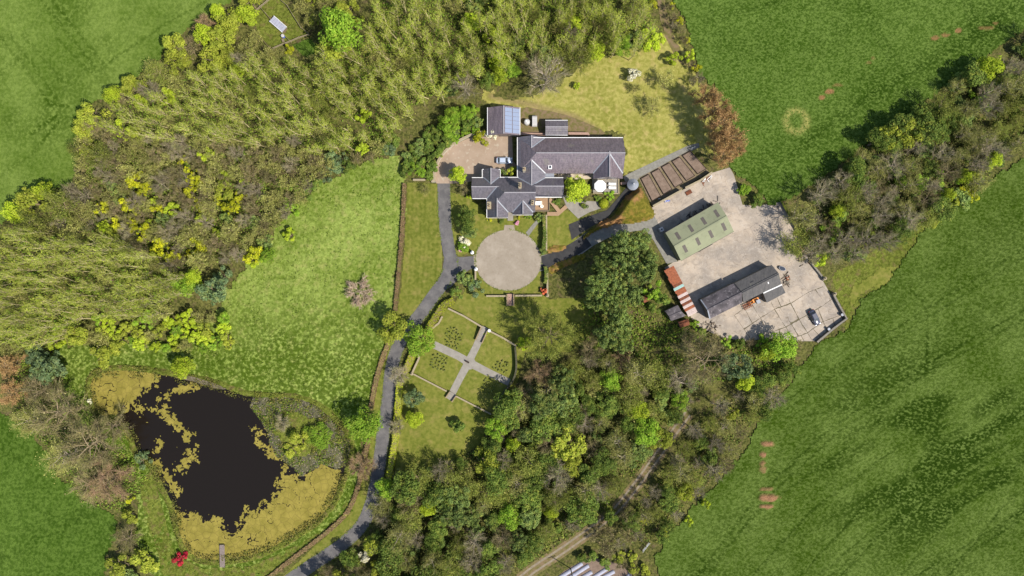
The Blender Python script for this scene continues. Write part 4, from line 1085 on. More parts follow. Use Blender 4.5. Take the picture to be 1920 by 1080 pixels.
hedge('hedge_bank', [(759, 345), (757, 400), (752, 470), (745, 545), (741, 590)], .95, 1.15, 'brownhedge', 'straight brown cut hedge between the meadow and the lawn strip')
hedge('hedge_bank', [(729, 642), (716, 678), (704, 722), (696, 768)], 1.2, 1.0, 'brownhedge', 'brown cut hedge between the round budding tree and the bright green tree')
hedge('hedge_bank', [(692, 822), (680, 880), (668, 925), (650, 962), (612, 998), (560, 1038), (500, 1085)], 1.1, .9, 'brownhedge', 'curving brown cut hedge bank following the drive past the pond')
hedge('clipped_hedge', [(852, 563), (832, 574), (812, 604), (800, 622)], 1.9, 1.6, 'hedge', 'lime clipped hedge along the drive above the bright green tree')
hedge('clipped_hedge', [(776, 660), (764, 690), (758, 700)], 1.9, 1.5, 'hedge', 'short lime clipped hedge below the bright green garden tree')
hedge('clipped_hedge', [(751, 715), (748, 760), (744, 810), (738, 850), (730, 895)], 1.7, 1.6, 'hedge', 'long lime clipped hedge beside the drive next to the dark round conifer')
hedge('clipped_hedge', [(1019, 404), (1021, 440), (1019, 468)], 1.0, 1.9, 'mid', 'dark upright hedge on the east side of the turning circle')
hedge('clipped_hedge', [(1022, 500), (1024, 515), (1022, 532)], .9, 1.3, 'mid', 'short dark hedge beside the stone wall below the lane mouth')
wall_run('garden_wall', [(1024, 404), (1024, 470)], .25, 1.8, 'stone', 'pale wall backing the dark upright hedge by the turning circle', 'coping')
wall_run('garden_wall', [(1026, 508), (1026, 554)], .3, 1.2, 'stone', 'pale wall running down beside the orange flowering shrub', 'coping', piers=[(1026, 554, 1.5)])
wall_run('garden_wall', [(912, 555), (948, 555)], .32, .8, 'stone', 'low pale wall left of the steps below the turning circle', 'coping')
wall_run('garden_wall', [(966, 554.5), (1016, 554)], .32, .8, 'stone', 'low pale wall right of the steps below the turning circle', 'coping')
wall_run('garden_wall', [(841, 578), (870, 592), (905, 613)], .3, 1.5, 'stone', 'stone wall above the walled garden beds left of its stair', 'coping')
wall_run('garden_wall', [(916, 619), (942, 632), (968, 648)], .3, 1.5, 'stone', 'stone wall above the walled garden right of its stair', 'coping')
wall_run('garden_wall', [(830, 593), (823, 606), (806, 619)], .35, .7, 'stone', 'low angled wall beside the lime hedge above the bright green garden tree', 'coping')
wall_run('garden_wall', [(787, 661), (786, 672), (774, 698)], .35, .8, 'stone', 'low angled wall behind the short lime hedge', 'coping', piers=[(773, 700, .9)])
wall_run('garden_wall', [(776, 701), (838, 733)], .25, .6, 'stone', 'thin pale wall below the garden plot with dark clumps', 'coping')
wall_run('garden_wall', [(855, 742), (921, 776)], .25, .6, 'stone', 'thin pale wall below the garden plot of grey plants', 'coping')
wall_run('garden_wall', [(966, 650), (968, 690), (960, 715), (944, 735), (924, 775)], .35, 1.3, 'mossy', 'curved shady wall on the wood side of the walled garden', 'mossy', 4)  # tree shade is painted into the stone of wall and coping
wall_run('courtyard_wall', [(816, 342), (815, 325), (823, 302), (838, 282), (858, 267), (885, 254), (905, 249)], .4, 1.3, 'render', 'curved cream wall round the gravel courtyard', 'coping', 4, piers=[(812, 340, 1.4)])
wall_run('retaining_wall', [(976, 252.5), (1022, 254)], .5, 1.2, 'stone', 'pinkish wall between the solar outbuilding and the small store', 'brick_pink')
wall_run('retaining_wall', [(1065, 252), (1102, 252.5), (1103, 256)], .5, 1.2, 'stone', 'pinkish wall running right from the small store', 'brick_pink')
wall_run('yard_wall', [(1222, 388), (1256, 369), (1276, 358)], .35, 1.7, 'stone_grey', 'wall between the raised beds and the yard, nearest the orange bank', 'coping')
wall_run('yard_wall', [(1282, 354), (1310, 340), (1332, 325)], .35, 1.7, 'stone_grey', 'wall between the raised beds and the yard under the copper trees', 'coping')
wall_run('yard_wall', [(1462, 378), (1477, 404), (1496, 438), (1514, 472)], .35, 1.0, 'stone_grey', 'mossy wall on the wooded side of the farmyard', 'bank')
wall_run('yard_wall', [(1518, 492), (1538, 517), (1542, 526)], .3, .8, 'stone_grey', 'short broken wall on the field side of the farmyard', 'stone_grey', piers=[(1543, 522, 1.3)])
wall_run('yard_wall', [(1560, 553), (1572, 576), (1584, 597), (1560, 615), (1529, 641)], .35, 1.1, 'stone_grey', 'wall round the corner of the farmyard behind the dark car', 'stone_grey', piers=[(1561, 551, 1.4)])
wall_run('paddock_wall', [(775, 338), (798, 338)], .4, .7, 'stone', 'short stone wall at the head of the lawn strip', 'coping')
wall_run('trough_wall', [(1163, 345), (1176, 344)], .5, 1.0, 'brick_pink', 'short pink wall linking the terrace to the round tower', 'brick_pink')

# gateways, steps, stairs
def flight(name, a, b, w, n, z0, z1, mat, label):
    a = np.array(W2(*a)); b = np.array(W2(*b)); c = (a + b) / 2
    root = empty(name, (c[0], c[1], 0), label, 'steps')
    d = b - a; L = np.linalg.norm(d); an = math.atan2(d[1], d[0])
    for i in range(n):
        p = a + d * (i + .5) / n; z = z1 + (z0 - z1) * i / max(n - 1, 1)
        MB().box((p[0], p[1], z / 2), (L / n - .02, w, z), an).build('step', M[mat], root)
    for s in (-1, 1):
        nx, ny = -d[1] / L * s * (w / 2 + .15), d[0] / L * s * (w / 2 + .15)
        MB().bar((a[0] + nx, a[1] + ny, z1 + .2), (b[0] + nx, b[1] + ny, z0 + .25), .28, .9).build('side_wall', M['stone'], root)
    return root
flight('stone_steps', (957, 551), (957, 573), 1.5, 8, .12, .7, 'brick_pink', 'pinkish stone steps leading down from the turning circle')
flight('stone_steps', (910, 613), (898, 640), 1.6, 9, .14, .9, 'path', 'pale stone stair down into the walled garden')
flight('stone_steps', (850, 737), (842, 749), 1.7, 4, .14, .4, 'path', 'short pale steps at the bottom of the walled garden')
for (px, py, lab) in ((886, 474, 'round white capped pillar on the lawn side of the drive mouth'), (893, 505, 'pale capped pillar at the lower side of the drive mouth')):
    x, y = W2(px, py); p = empty('gate_pillar', (x, y, 0), lab, 'pillar')
    MB().box((x, y, .7), (.7, .7, 1.5)).build('shaft', M['stone'], p)
    MB().lathe((x, y, 1.45), [(.48, 0), (.48, .12), (.15, .2), (.26, .4), (.2, .6), (.05, .68)], 12).build('ball_cap', M['white'], p)
wall_run('garden_wall', [(892, 508), (892, 525)], .3, 1.1, 'stone', 'short wall running from the lower drive pillar', 'coping')
x, y = W2(917.5, 620, 1.8); u = empty('garden_urn', (x, y, 0), 'white urn at the head of the walled garden stair', 'urn')
MB().box((x, y, .8), (.5, .5, 1.65)).build('plinth', M['stone_grey'], u); MB().lathe((x, y, 1.6), [(.15, 0), (.12, .1), (.38, .4), (.42, .5), (.3, .52), (.2, .4)], 14).build('bowl', M['white'], u)
x, y = W2(876, 678); bn = empty('sundial_bench', (x, y, 0), 'small dark bench at the crossing of the garden paths', 'bench')
MB().box((x, y, .5), (1.2, .4, .08), -.5).build('seat', M['board'], bn)
for s in (-.5, .5): MB().box((x + s * math.cos(-.5), y + s * math.sin(-.5), .25), (.1, .36, .5), -.5).build('leg', M['board'], bn)

# enclosure fences with posts and rails
def fence(name, P, label, h=1.1, step=2.2, rails=(.35, .7, 1.0), mat='wood', cat='fence', rw=.07):
    wp = [np.array(p) for p in wpoly(P)]; c = wp[len(wp) // 2]
    root = empty(name, (c[0], c[1], 0), label, cat)
    for a, b in zip(wp[:-1], wp[1:]):
        L = np.linalg.norm(b - a); k = max(1, int(L / step))
        for i in range(k + 1 if b is wp[-1] else k):
            p = a + (b - a) * i / k
            MB().box((p[0], p[1], h / 2), (.14, .14, h + .1)).build('post', M[mat], root)
        for r in rails: MB().bar((a[0], a[1], r), (b[0], b[1], r), .05, rw * 1.3).build('rail', M[mat], root)
    return root
fence('post_and_rail_fence', [(473, 30), (490, 14), (512, -4)], 'pale rail fence closing the top left of the hen enclosure', mat='coping', rw=.12)
fence('post_and_rail_fence', [(520, -4), (540, 12), (552, 32), (566, 54), (582, 66)], 'pale rail fence on the right of the hen enclosure', mat='coping', rw=.12)
fence('post_and_rail_fence', [(582, 66), (562, 72), (546, 79), (532, 84), (514, 92)], 'rail fence along the bottom of the hen enclosure', mat='coping', rw=.12)
fence('post_and_rail_fence', [(477, 60), (490, 72), (506, 90), (514, 96)], 'mossy rail fence on the lower left of the hen enclosure', mat='stone', rw=.1)
fence('wire_fence', [(489, 15), (500, 27), (510, 39)], 'thin rail fence running to the hen house from the top rail', mat='coping')
fence('wire_fence', [(533, 66), (546, 80)], 'thin rail fence between the blue drum and the bottom rail', mat='coping')
lw('enclosure_grass', [(473, 30), (512, -10), (520, -10), (545, 15), (566, 54), (582, 66), (546, 79), (514, 92), (488, 70)], 'bank', .02)
lw('enclosure_grass', [(548, 84), (582, 72), (600, 95), (620, 120), (600, 125), (570, 105)], 'field_sw', .02)
hh_c = W2(524, 48); hr = empty('hen_house', hh_c + (0,), 'long low hen house with silvery panelled roof in the enclosure', 'hen house')
d_ = np.array(W2(537, 58, 1)) - np.array(W2(513, 37, 1)); an = math.atan2(d_[1], d_[0]); Lh = np.linalg.norm(d_)
MB().box((hh_c[0], hh_c[1], .5), (Lh, 1.6, 1.0), an).build('wall', M['wood'], hr)
for k in range(6):
    o = (k - 2.5) * Lh / 6
    MB().box((hh_c[0] + o * math.cos(an), hh_c[1] + o * math.sin(an), 1.06), (Lh / 6 - .05, 1.8, .06), an).build('roof_panel', M['plastic'], hr)
for s in (-1, 1):
    MB().box((hh_c[0] - s * .92 * math.sin(an), hh_c[1] + s * .92 * math.cos(an), 1.08), (Lh + .1, .12, .14), an).build('roof_edge', M['white'], hr)
x, y = W2(532, 69); dr = empty('drum', (x, y, 0), 'blue drum with pale lid beside the hen house', 'drum')
MB().lathe((x, y, 0), [(.45, 0), (.48, .4), (.45, .9)], 18).build('barrel', M['blue'], dr); MB().lathe((x, y, .88), [(.46, 0), (.46, .06), (.3, .1)], 18).build('lid', M['tank'], dr)
x, y = W2(532, 77); fd = empty('feed_hopper', (x, y, 0), 'pale feed hopper below the blue drum', 'hopper')
MB().box((x, y, .35), (.5, .7, .6), .4).build('bin', M['coping'], fd); MB().box((x, y, .7), (.6, .8, .08), .4).build('lid', M['wood'], fd)

# ---------------------------------------------------------------- terrace, seats, umbrella
tc = W2(1140, 350); tr_ = empty('terrace', tc + (0,), 'paved terrace with pale edge below the long wing', 'terrace')
MB().prism(wpoly([(1110, 334), (1161, 334), (1161, 364), (1112, 362)]), -.05, .30).build('paving', M['path'], tr_)
for a, b in (((1160, 336), (1160, 363)), ((1112, 362), (1160, 363))): MB().bar(W(*a, .42), W(*b, .42), .3, .3).build('edging', M['coping'], tr_)
x, y = W2(1125.5, 348.5, 2.6)
um = empty('patio_umbrella', (x, y, .3), 'large white octagonal patio umbrella on the terrace', 'umbrella')
m = MB(); n8 = 8
V = [(x + 1.62 * math.cos(2 * math.pi * (i + .5) / n8), y + 1.62 * math.sin(2 * math.pi * (i + .5) / n8), 2.35) for i in range(n8)]
m.add(V + [(x, y, 2.95)] + [(v[0], v[1], 2.2) for v in V], [(i, (i + 1) % 8, 8) for i in range(8)] + [(9 + i, 9 + (i + 1) % 8, (i + 1) % 8, i) for i in range(8)]); m.build('canopy', M['fabric'], um)
MB().tube((x, y, .3), (x, y, 3.0), .04, .04, 8).build('pole', M['wood'], um); MB().lathe((x, y, .3), [(.4, 0), (.4, .08), (.1, .14)], 14).build('base', M['stone_grey'], um)
for i, v in enumerate(V): MB().bar((x, y, 2.85), (v[0], v[1], 2.27), .03, .03).build('rib', M['wood'], um)
MB().lathe((x + .9, y - .2, .3), [(.25, 0), (.05, .05), (.05, .68), (.6, .7), (.6, .75)], 16).build('table', M['wood']).name = 'garden_table'
tag(bpy.data.objects['garden_table'], 'round wooden garden table under the white umbrella', 'table')
for k, py in enumerate((345, 352)):
    x, y = W2(1149, py, .8); lo = empty('sun_lounger', (x, y, .3), ('white cushioned sun lounger nearer the house wall', 'white cushioned sun lounger nearer the terrace edge')[k], 'sun lounger', 'sun loungers on the terrace')
    MB().box((x, y, .58), (2.0, .68, .1)).build('frame', M['wood'], lo); MB().box((x + .15, y, .68), (1.45, .64, .12)).build('cushion', M['fabric'], lo)
    MB().box((x - .8, y, .82), (.6, .62, .12), 0, -.5).build('backrest', M['fabric'], lo)
    for a in (-.85, .85):
        for b in (-.28, .28): MB().box((x + a, y + b, .42), (.07, .07, .26)).build('leg', M['wood'], lo)
# timber deck with sofa and ramp
dc = W2(1014, 384); dk = empty('timber_deck', dc + (0,), 'small timber deck with sofa beside the front gable', 'deck')
p4 = [W2(1003.5, 371.5), W2(1029, 371.5), W2(1029, 394), W2(1003.5, 394)]
nb = 16
for i in range(nb):
    u0, u1 = i / nb, (i + .93) / nb
    xa = p4[0][0] + (p4[1][0] - p4[0][0]) * u0; xb = p4[0][0] + (p4[1][0] - p4[0][0]) * u1
    MB().prism([(xa, p4[2][1]), (xb, p4[2][1]), (xb, p4[0][1]), (xa, p4[0][1])], .2, .62).build('plank', M['deck'], dk)
MB().bar(W(1003, 395.5, .75), W(1029, 395.5, .75), .25, .35).build('edge_beam', M['wood'], dk); MB().bar(W(1029.7, 371, .8), W(1029.7, 395, .8), .18, .4).build('edge_beam', M['wood'], dk)
x, y = W2(1010, 381.5, 1); sf = empty('garden_sofa', (x, y, .62), 'cream cushioned garden sofa on the timber deck', 'sofa')
MB().box((x, y, .78), (1.7, .9, .3)).build('base', M['wood'], sf); MB().box((x, y - .03, 1.0), (1.5, .8, .16)).build('cushion', M['fabric'], sf); MB().box((x, y + .48, 1.15), (1.7, .18, .7)).build('backrest', M['cushion'], sf)
for s in (-.8, .8): MB().box((x + s, y, 1.05), (.16, .9, .4)).build('arm', M['cushion'], sf)
x, y = W2(1016, 387, 1); tb = empty('side_table', (x, y, .62), 'round cream table beside the garden sofa', 'table')
MB().lathe((x, y, .62), [(.3, 0), (.06, .06), (.06, .6), (.45, .62), (.45, .68)], 18).build('top', M['cushion'], tb); MB().lathe((x + .1, y, 1.3), [(.1, 0), (.12, .15), (.05, .2)], 10).build('pot', M['rust_dark'], tb)
rp = empty('timber_ramp', W2(1045, 392) + (0,), 'zigzag timber ramp joining deck and lawn', 'ramp')
for a, b, z0, z1 in (((1030, 373), (1048, 396), .58, .3), ((1062, 387), (1045, 402), .26, .3), ((1026, 401), (1047, 401), .22, .28)):
    MB().bar(W(*a, z0), W(*b, z1), 1.0, .1).build('ramp_panel', M['deck'], rp)

# raised beds
bq = [np.array(W2(*p)) for p in ((1199, 334), (1293, 282), (1329, 321), (1224, 384))]
sheet('kitchen_garden', [(1197, 334), (1294, 281), (1330, 323), (1223, 387)], .095, M['bedpath'])
def bed_pt(u, v): return (bq[0] * (1 - u) + bq[1] * u) * (1 - v) + (bq[3] * (1 - u) + bq[2] * u) * v
bed_labels = ['raised soil bed beside the round tower', 'raised soil bed second from the round tower', 'raised soil bed in the middle of the five', 'raised soil bed second from the copper trees', 'raised soil bed partly under the copper trees']
for k in range(5):
    u0 = .015 + k * .205; u1 = u0 + (.15 if k < 4 else .155)
    q = [bed_pt(u0, .04), bed_pt(u1, .04), bed_pt(u1, .88), bed_pt(u0, .88)]
    c = sum(q) / 4; rb = empty('raised_bed', (c[0], c[1], .1), bed_labels[k], 'raised bed', 'raised beds in the kitchen garden')
    MB().prism([tuple(p + (c - p) * .03) for p in q], .05, .36).build('soil', M['soil'], rb)
    for a, b in zip(q, q[1:] + q[:1]): MB().bar((a[0], a[1], .27), (b[0], b[1], .27), .12, .4).build('board', M['board'], rb)

# ---------------------------------------------------------------- planted bank, jetty, plastic rows
P_MOUND = [(1172, 372), (1190, 356), (1200, 352), (1212, 372), (1226, 398), (1222, 410), (1190, 418), (1150, 422), (1112, 436), (1094, 452), (1100, 436), (1130, 416), (1150, 404)]
mw = wpoly(smooth_poly(P_MOUND, 3))
def mnd(x, y):
    d = line_dist(x, y, mw + [mw[0]]); return np.minimum(d * 2.2, 2.8) + .2 * fbm(x, y, 1.2, 6)
grid_patch('planted_bank', P_MOUND, .35, .1, M['mound'], mnd, lambda x, y: (0 * x, np.clip((fbm(x, y, 2.2, 81) - .5) * 5, 0, 1)), .15, smooth=3)
for P in ([(1028, 464), (1050, 460), (1062, 462), (1058, 468), (1030, 475)], [(1030, 500), (1060, 487), (1096, 474), (1090, 488), (1060, 500), (1034, 514)]):
    pw_ = wpoly(P)
    grid_patch('planted_bank', P, .3, .1, M['mound'], lambda x, y: np.minimum(line_dist(x, y, pw_ + [pw_[0]]) * .8, .6), lambda x, y: (0 * x, .7 * np.clip((fbm(x, y, 1.2, 81) - .5) * 5, 0, 1)), .12, smooth=2)
x0j, y0j = W2(420, 1061); x1j, y1j = W2(419, 1019)
jt = empty('jetty', ((x0j + x1j) / 2, (y0j + y1j) / 2, 0), 'narrow grey timber jetty reaching over the yellow algae', 'jetty')
for i in range(18):
    u = (i + .5) / 18; MB().box((x0j + (x1j - x0j) * u, y0j + (y1j - y0j) * u, .98 + random.uniform(-.01, .01)), (1.35, 6 / 18 - .04, .06), random.uniform(-.02, .02)).build('plank', M['jetty'], jt)
for u in (.05, .5, .97):
    for s in (-.62, .62): MB().tube((x0j + (x1j - x0j) * u + s, y0j + (y1j - y0j) * u, .2), (x0j + (x1j - x0j) * u + s, y0j + (y1j - y0j) * u, 1.15), .07, .07, 7).build('post', M['board'], jt)
sheet('vegetable_plot', [(1040, 1085), (1080, 1058), (1105, 1046), (1130, 1050), (1165, 1060), (1190, 1085), (1190, 1120), (1040, 1120)], .012, M['soil'], 2)
for k, (a, b) in enumerate((((1060, 1077), (1092, 1057)), ((1076, 1079), (1104, 1061)), ((1090, 1085), (1110, 1073)), ((1112, 1084), (1140, 1066)), ((1134, 1082), (1152, 1072)), ((1172, 1088), (1182, 1077)))):
    d = np.array(b) - np.array(a); a2 = np.array(a) - d * .7
    pa, pb = W(a2[0], a2[1], .3), W(b[0], b[1], .3)
    r = empty('plastic_row_cover', ((pa[0] + pb[0]) / 2, (pa[1] + pb[1]) / 2, 0), 'white plastic covered crop row in the bare soil plot', 'row cover', 'plastic covered rows')
    dv_ = Vector(pb) - Vector(pa); dv_.normalize(); nv = Vector((-dv_.y, dv_.x, 0)); V = []; F = []
    for e in (pa, pb):
        for an_ in np.linspace(0, math.pi, 7): V.append(Vector((e[0], e[1], 0)) + nv * (.55 * math.cos(an_)) + Vector((0, 0, .42 * math.sin(an_))))
    F = [(i, i + 1, 8 + i, 7 + i) for i in range(6)] + [(0, 1, 2, 3, 4, 5, 6), (13, 12, 11, 10, 9, 8, 7)]
    MB().add(V, F).build('film', M['plastic'], r); 
    for e in (pa, pb): MB().box((e[0], e[1], .05), (.5, .5, .12), .5).build('weight', M['stone_grey'], r)
# utility pole by the track
x, y = W2(1070, 1066); up_ = empty('utility_pole', (x, y, 0), 'tall utility pole with crossarm beside the plastic rows', 'pole')
MB().tube((x, y, -.1), (x, y, 8.0), .16, .11, 8).build('shaft', M['bark'], up_); MB().bar((x - .9, y - .3, 7.6), (x + .9, y + .3, 7.6), .12, .14).build('crossarm', M['steel'], up_)
for s in (-.8, 0, .8): MB().lathe((x + s, y + s / 3, 7.66), [(.06, 0), (.1, .1), (.05, .25)], 8).build('insulator', M['white'], up_)
x, y = W2(1052, 1043); x2, y2 = W2(1210, 1030)
fence('field_gate', [(1204, 1032), (1217, 1016)], 'pale metal field gate in the hedge above the plastic rows', 1.2, 1.4, (.25, .5, .75, 1.0, 1.2), 'steel', 'gate')
fence('timber_gate', [(1296, 279), (1301, 276.5)], 'small white gate at the corner of the raised beds', 1.1, .9, (.3, .6, .9), 'white', 'gate')

# ---------------------------------------------------------------- vehicles
def car(name, px, py, ang, paint, label, L=4.4, Wd=1.78, Ht=1.45, est=False):
    x, y = W2(px, py, .8)
    r = empty(name, (x, y, .09), label, 'car', rz=ang)
    loc = r.location.copy(); r.location = (0, 0, 0); r.rotation_euler = (0, 0, 0)
    st = [(-.5, .60, .50, .74), (-.485, .80, .35, .90), (-.42, .90, .22, .98), (-.2, .98, .20, .98), (.0, 1.0, .20, .95), (.2, .99, .20, .93), (.38, .95, .22, .84), (.46, .84, .30, .74), (.5, .62, .42, .62)]
    V, F = [], []
    for u, w, zl, zh in st:
        hw = w * Wd / 2; sx = u * L
        V += [(sx, -hw * .9, zl), (sx, -hw, zl + .15), (sx, -hw * .98, zh - .12), (sx, -hw * .86, zh), (sx, hw * .86, zh), (sx, hw * .98, zh - .12), (sx, hw, zl + .15), (sx, hw * .9, zl)]
    n = 8
    for k in range(len(st) - 1):
        for i in range(n): F.append((k * n + i, (k + 1) * n + i, (k + 1) * n + (i + 1) % n, k * n + (i + 1) % n))
    F += [tuple(range(n)), tuple(range((len(st) - 1) * n + n - 1, (len(st) - 1) * n - 1, -1))]
    body = MB().add(V, F).build('body', paint, r, True)
    hb_, hf = Wd / 2 * .88, Wd / 2 * .68
    xb0, xb1, xt0, xt1 = -.40 * L, .22 * L, -.27 * L, .06 * L
    def cab(e, z0, z1, x0_, x1_, x2_, x3_):
        return [(x0_, -hb_ - e, z0), (x1_, -hb_ - e, z0), (x1_, hb_ + e, z0), (x0_, hb_ + e, z0), (x2_, -hf - e, z1), (x3_, -hf - e, z1), (x3_, hf + e, z1), (x2_, hf + e, z1)]
    B6 = [(3, 2, 1, 0), (4, 5, 6, 7), (0, 1, 5, 4), (1, 2, 6, 5), (2, 3, 7, 6), (3, 0, 4, 7)]
    MB().add(cab(0, .9, Ht - .04, xb0, xb1, xt0, xt1), B6).build('windows', M['glass'], body)
    rf = [(xt0 - .06, -hf - .05, Ht - .07), (xt1 + .05, -hf - .05, Ht - .07), (xt1 + .05, hf + .05, Ht - .07), (xt0 - .06, hf + .05, Ht - .07), (xt0 + .1, -hf + .12, Ht + .02), (xt1 - .08, -hf + .12, Ht + .02), (xt1 - .08, hf - .12, Ht + .02), (xt0 + .1, hf - .12, Ht + .02)]
    MB().add(rf, B6).build('roof', paint, r)
    for sy in (-1, 1):
        for (xa, xb_) in ((xb0, xt0), (xb1, xt1), (-.08 * L, -.09 * L)):
            MB().bar((xa, sy * hb_, .92), (xb_, sy * (hf + .02), Ht - .05), .09, .09).build('pillar', paint, r)
        for ux in (-.31, .30):
            w = MB().tube((ux * L, sy * (Wd / 2 - .2), .22), (ux * L, sy * (Wd / 2 + .01), .22), .31, .31, 16).build('wheel', M['rubber'], r)
            MB().tube((ux * L, sy * (Wd / 2), .22), (ux * L, sy * (Wd / 2 + .025), .22), .2, .18, 12).build('rim', M['steel'], w)
        MB().box((.455 * L, sy * Wd * .33, .70), (.22, .38, .14)).build('headlight', M['lens'], r)
        MB().box((-.475 * L, sy * Wd * .36, .80), (.14, .26, .16)).build('tail_light', LM['red'], r)
        MB().box((.13 * L, sy * (Wd / 2 + .1), .98), (.16, .2, .13)).build('mirror', paint, r)
    MB().box((.49 * L, 0, .40), (.08, Wd * .7, .2)).build('bumper', M['dark'], r); MB().box((-.492 * L, 0, .45), (.08, Wd * .7, .2)).build('bumper', M['dark'], r)
    r.location = loc; r.rotation_euler = (0, 0, ang)
    return r
car('parked_car', 945.5, 301, 0.0, M['car_silver'], 'silver car parked beside the house in the gravel courtyard')
car('parked_car', 1527.5, 595.5, math.radians(-63), M['car_dark'], 'dark blue car standing alone in the farmyard')

# small orange loader and rusty harrow in front of the old barn
def machine():
    x, y = W2(1419, 566, 1.2); a = math.radians(25)
    r = empty('loader', (x, y, .09), 'orange loader with blue-grey bonnet parked against the brownish barn', 'loader', rz=0)
    R = lambda dx, dy: (x + dx * math.cos(a) - dy * math.sin(a), y + dx * math.sin(a) + dy * math.cos(a))
    p = R(0, .55); MB().box((p[0], p[1], .85), (1.7, .9, .6), a).build('chassis', M['orange'], r)
    p = R(.25, .0); MB().box((p[0], p[1], 1.25), (.9, .9, .9), a).build('cab', M['glass'], r)
    MB().box((p[0], p[1], 1.75), (1.0, 1.0, .1), a).build('cab_roof', M['lead'], r)
    for s in (-.3, .3):
        p1, p2 = R(-.6, .5 + s), R(-1.7, .3 + s); MB().bar((p1[0], p1[1], 1.1), (p2[0], p2[1], .5), .12, .16).build('boom', M['orange'], r)
    p = R(-1.8, .3); MB().box((p[0], p[1], .4), (.4, 1.2, .45), a).build('bucket', M['rust_dark'], r)
    for dx in (-.55, .65):
        for dy in (.02, 1.0):
            p1, p2 = R(dx, dy - .12), R(dx, dy + .12); MB().tube((p1[0], p1[1], .5), (p2[0], p2[1], .5), .42, .42, 14).build('wheel', M['rubber'], r)
    x, y = W2(1402, 573, .6); q = empty('harrow', (x, y, .09), 'rusty tined harrow lying beside the orange loader', 'harrow')
    R2 = lambda dx, dy: (x + dx * math.cos(a) - dy * math.sin(a), y + dx * math.sin(a) + dy * math.cos(a))
    for dy in (-.6, 0, .6):
        p1, p2 = R2(-1.3, dy), R2(1.3, dy); MB().bar((p1[0], p1[1], .6), (p2[0], p2[1], .6), .14, .14).build('frame_bar', M['rust'], q)
    for k in range(6):
        p1, p2 = R2(-1.2 + k * .48, -.8), R2(-1.2 + k * .48, .8); MB().bar((p1[0], p1[1], .62), (p2[0], p2[1], .62), .1, .1).build('cross_bar', M['rust_dark'], q)
        for dy in (-.6, 0, .6):
            p = R2(-1.2 + k * .48, dy); MB().tube((p[0], p[1], .6), (p[0], p[1], .05), .04, .02, 5).build('tine', M['rust_dark'], q)
machine()
x, y = W2(1467, 503.5, .7); wt = empty('water_trough', (x, y, .09), 'oval blue-grey trough at the corner of the brownish barn', 'trough')
m = MB(); ov = [(x + .95 * math.cos(t_) * math.cos(.4) + .55 * math.sin(t_) * math.sin(.4), y - .95 * math.cos(t_) * math.sin(.4) + .55 * math.sin(t_) * math.cos(.4)) for t_ in np.linspace(0, 6.283, 20, endpoint=False)]
MB().prism(ov, .05, .7).build('tub', M['lead'], wt); MB().prism([(x + (p[0] - x) * .88, y + (p[1] - y) * .88) for p in ov], .6, .715).build('water_surface', M['glass'], wt)
# heaps of scrap: timber pile by the wall, junk by the barn end, pallet, crates
def heap(name, px, py, rx, ry, n, hmax, mats, label, cat, lmin=.5, lmax=1.6, piece='timber', ang=0):
    x, y = W2(px, py); r = empty(name, (x, y, .09), label, cat)
    for i in range(n):
        u, v = rng.normal(0, .45, 2); rr = min(1, math.hypot(u, v))
        dx, dy = u * rx / PXM, v * ry / PXM; dx, dy = dx * math.cos(ang) - dy * math.sin(ang), dx * math.sin(ang) + dy * math.cos(ang)
        z = .15 + hmax * (1 - rr) * rng.uniform(.3, 1); L = rng.uniform(lmin, lmax); a = rng.uniform(0, 3.14)
        MB().box((x + dx, y + dy, z), (L, rng.uniform(.1, .22), rng.uniform(.08, .2)), a, rng.uniform(-.25, .25)).build(piece, M[mats[i % len(mats)]], r)
heap('timber_pile', 1499, 473, 13, 22, 90, 1.3, ['board', 'rust_dark', 'bark', 'board', 'bark_grey', 'brick_pink'], 'heap of dark scrap timber against the yard wall', 'timber pile', ang=.5)
heap('scrap_heap', 1474, 525, 8, 12, 34, .7, ['rust', 'board', 'wood', 'bark_grey', 'stone_grey'], 'scatter of rusty scrap at the end of the brownish barn', 'scrap heap', .3, 1.0, 'scrap_piece')
heap('scrap_heap', 1247, 376, 8, 5, 14, .5, ['blue', 'white', 'blue'], 'blue and white sacks at the foot of the raised bed wall', 'sacks', .3, .8, 'sack')
heap('scrap_heap', 1330, 612, 16, 10, 40, .5, ['wood', 'bark_grey', 'board', 'stone_grey'], 'scattered timber scraps where the yard meets the trees', 'scrap heap', .3, 1.3, 'scrap_piece')
heap('scrap_heap', 1322, 337, 12, 5, 18, .5, ['rust', 'white', 'wood', 'rust_dark'], 'rusty scraps leaning on the yard wall under the copper trees', 'scrap heap', .4, 1.4, 'scrap_piece', .5)
heap('stored_goods', 1310, 398, 50, 9, 60, .9, ['stone_grey', 'wood', 'dark', 'rooflight', 'board'], 'farm goods stored in the shade behind the green barn', 'stored goods', .5, 1.6, 'crate', .52)
heap('rubble', 1454, 388, 10, 5, 14, .3, ['board', 'stone_grey'], 'stone rubble at the head of the yard by the mossy wall', 'rubble', .2, .5, 'stone')
x, y = W2(1291.5, 361, .3); pl = empty('pallet', (x, y, .09), 'brown timber pallet lying by the raised bed wall', 'pallet')
for k in range(7): MB().box((x + (k - 3) * .24 * math.cos(.52), y + (k - 3) * .24 * math.sin(.52), .3), (.2, 1.0, .05), .52).build('slat', M['rust_dark'], pl)
for s in (-.42, .42): MB().box((x - s * math.sin(.52), y + s * math.cos(.52), .19), (1.7, .1, .18), .52).build('bearer', M['board'], pl)
x, y = W2(1241, 430, 1.8); ib_ = empty('liquid_container', (x, y, .09), 'white caged liquid container at the corner of the green barn', 'container')
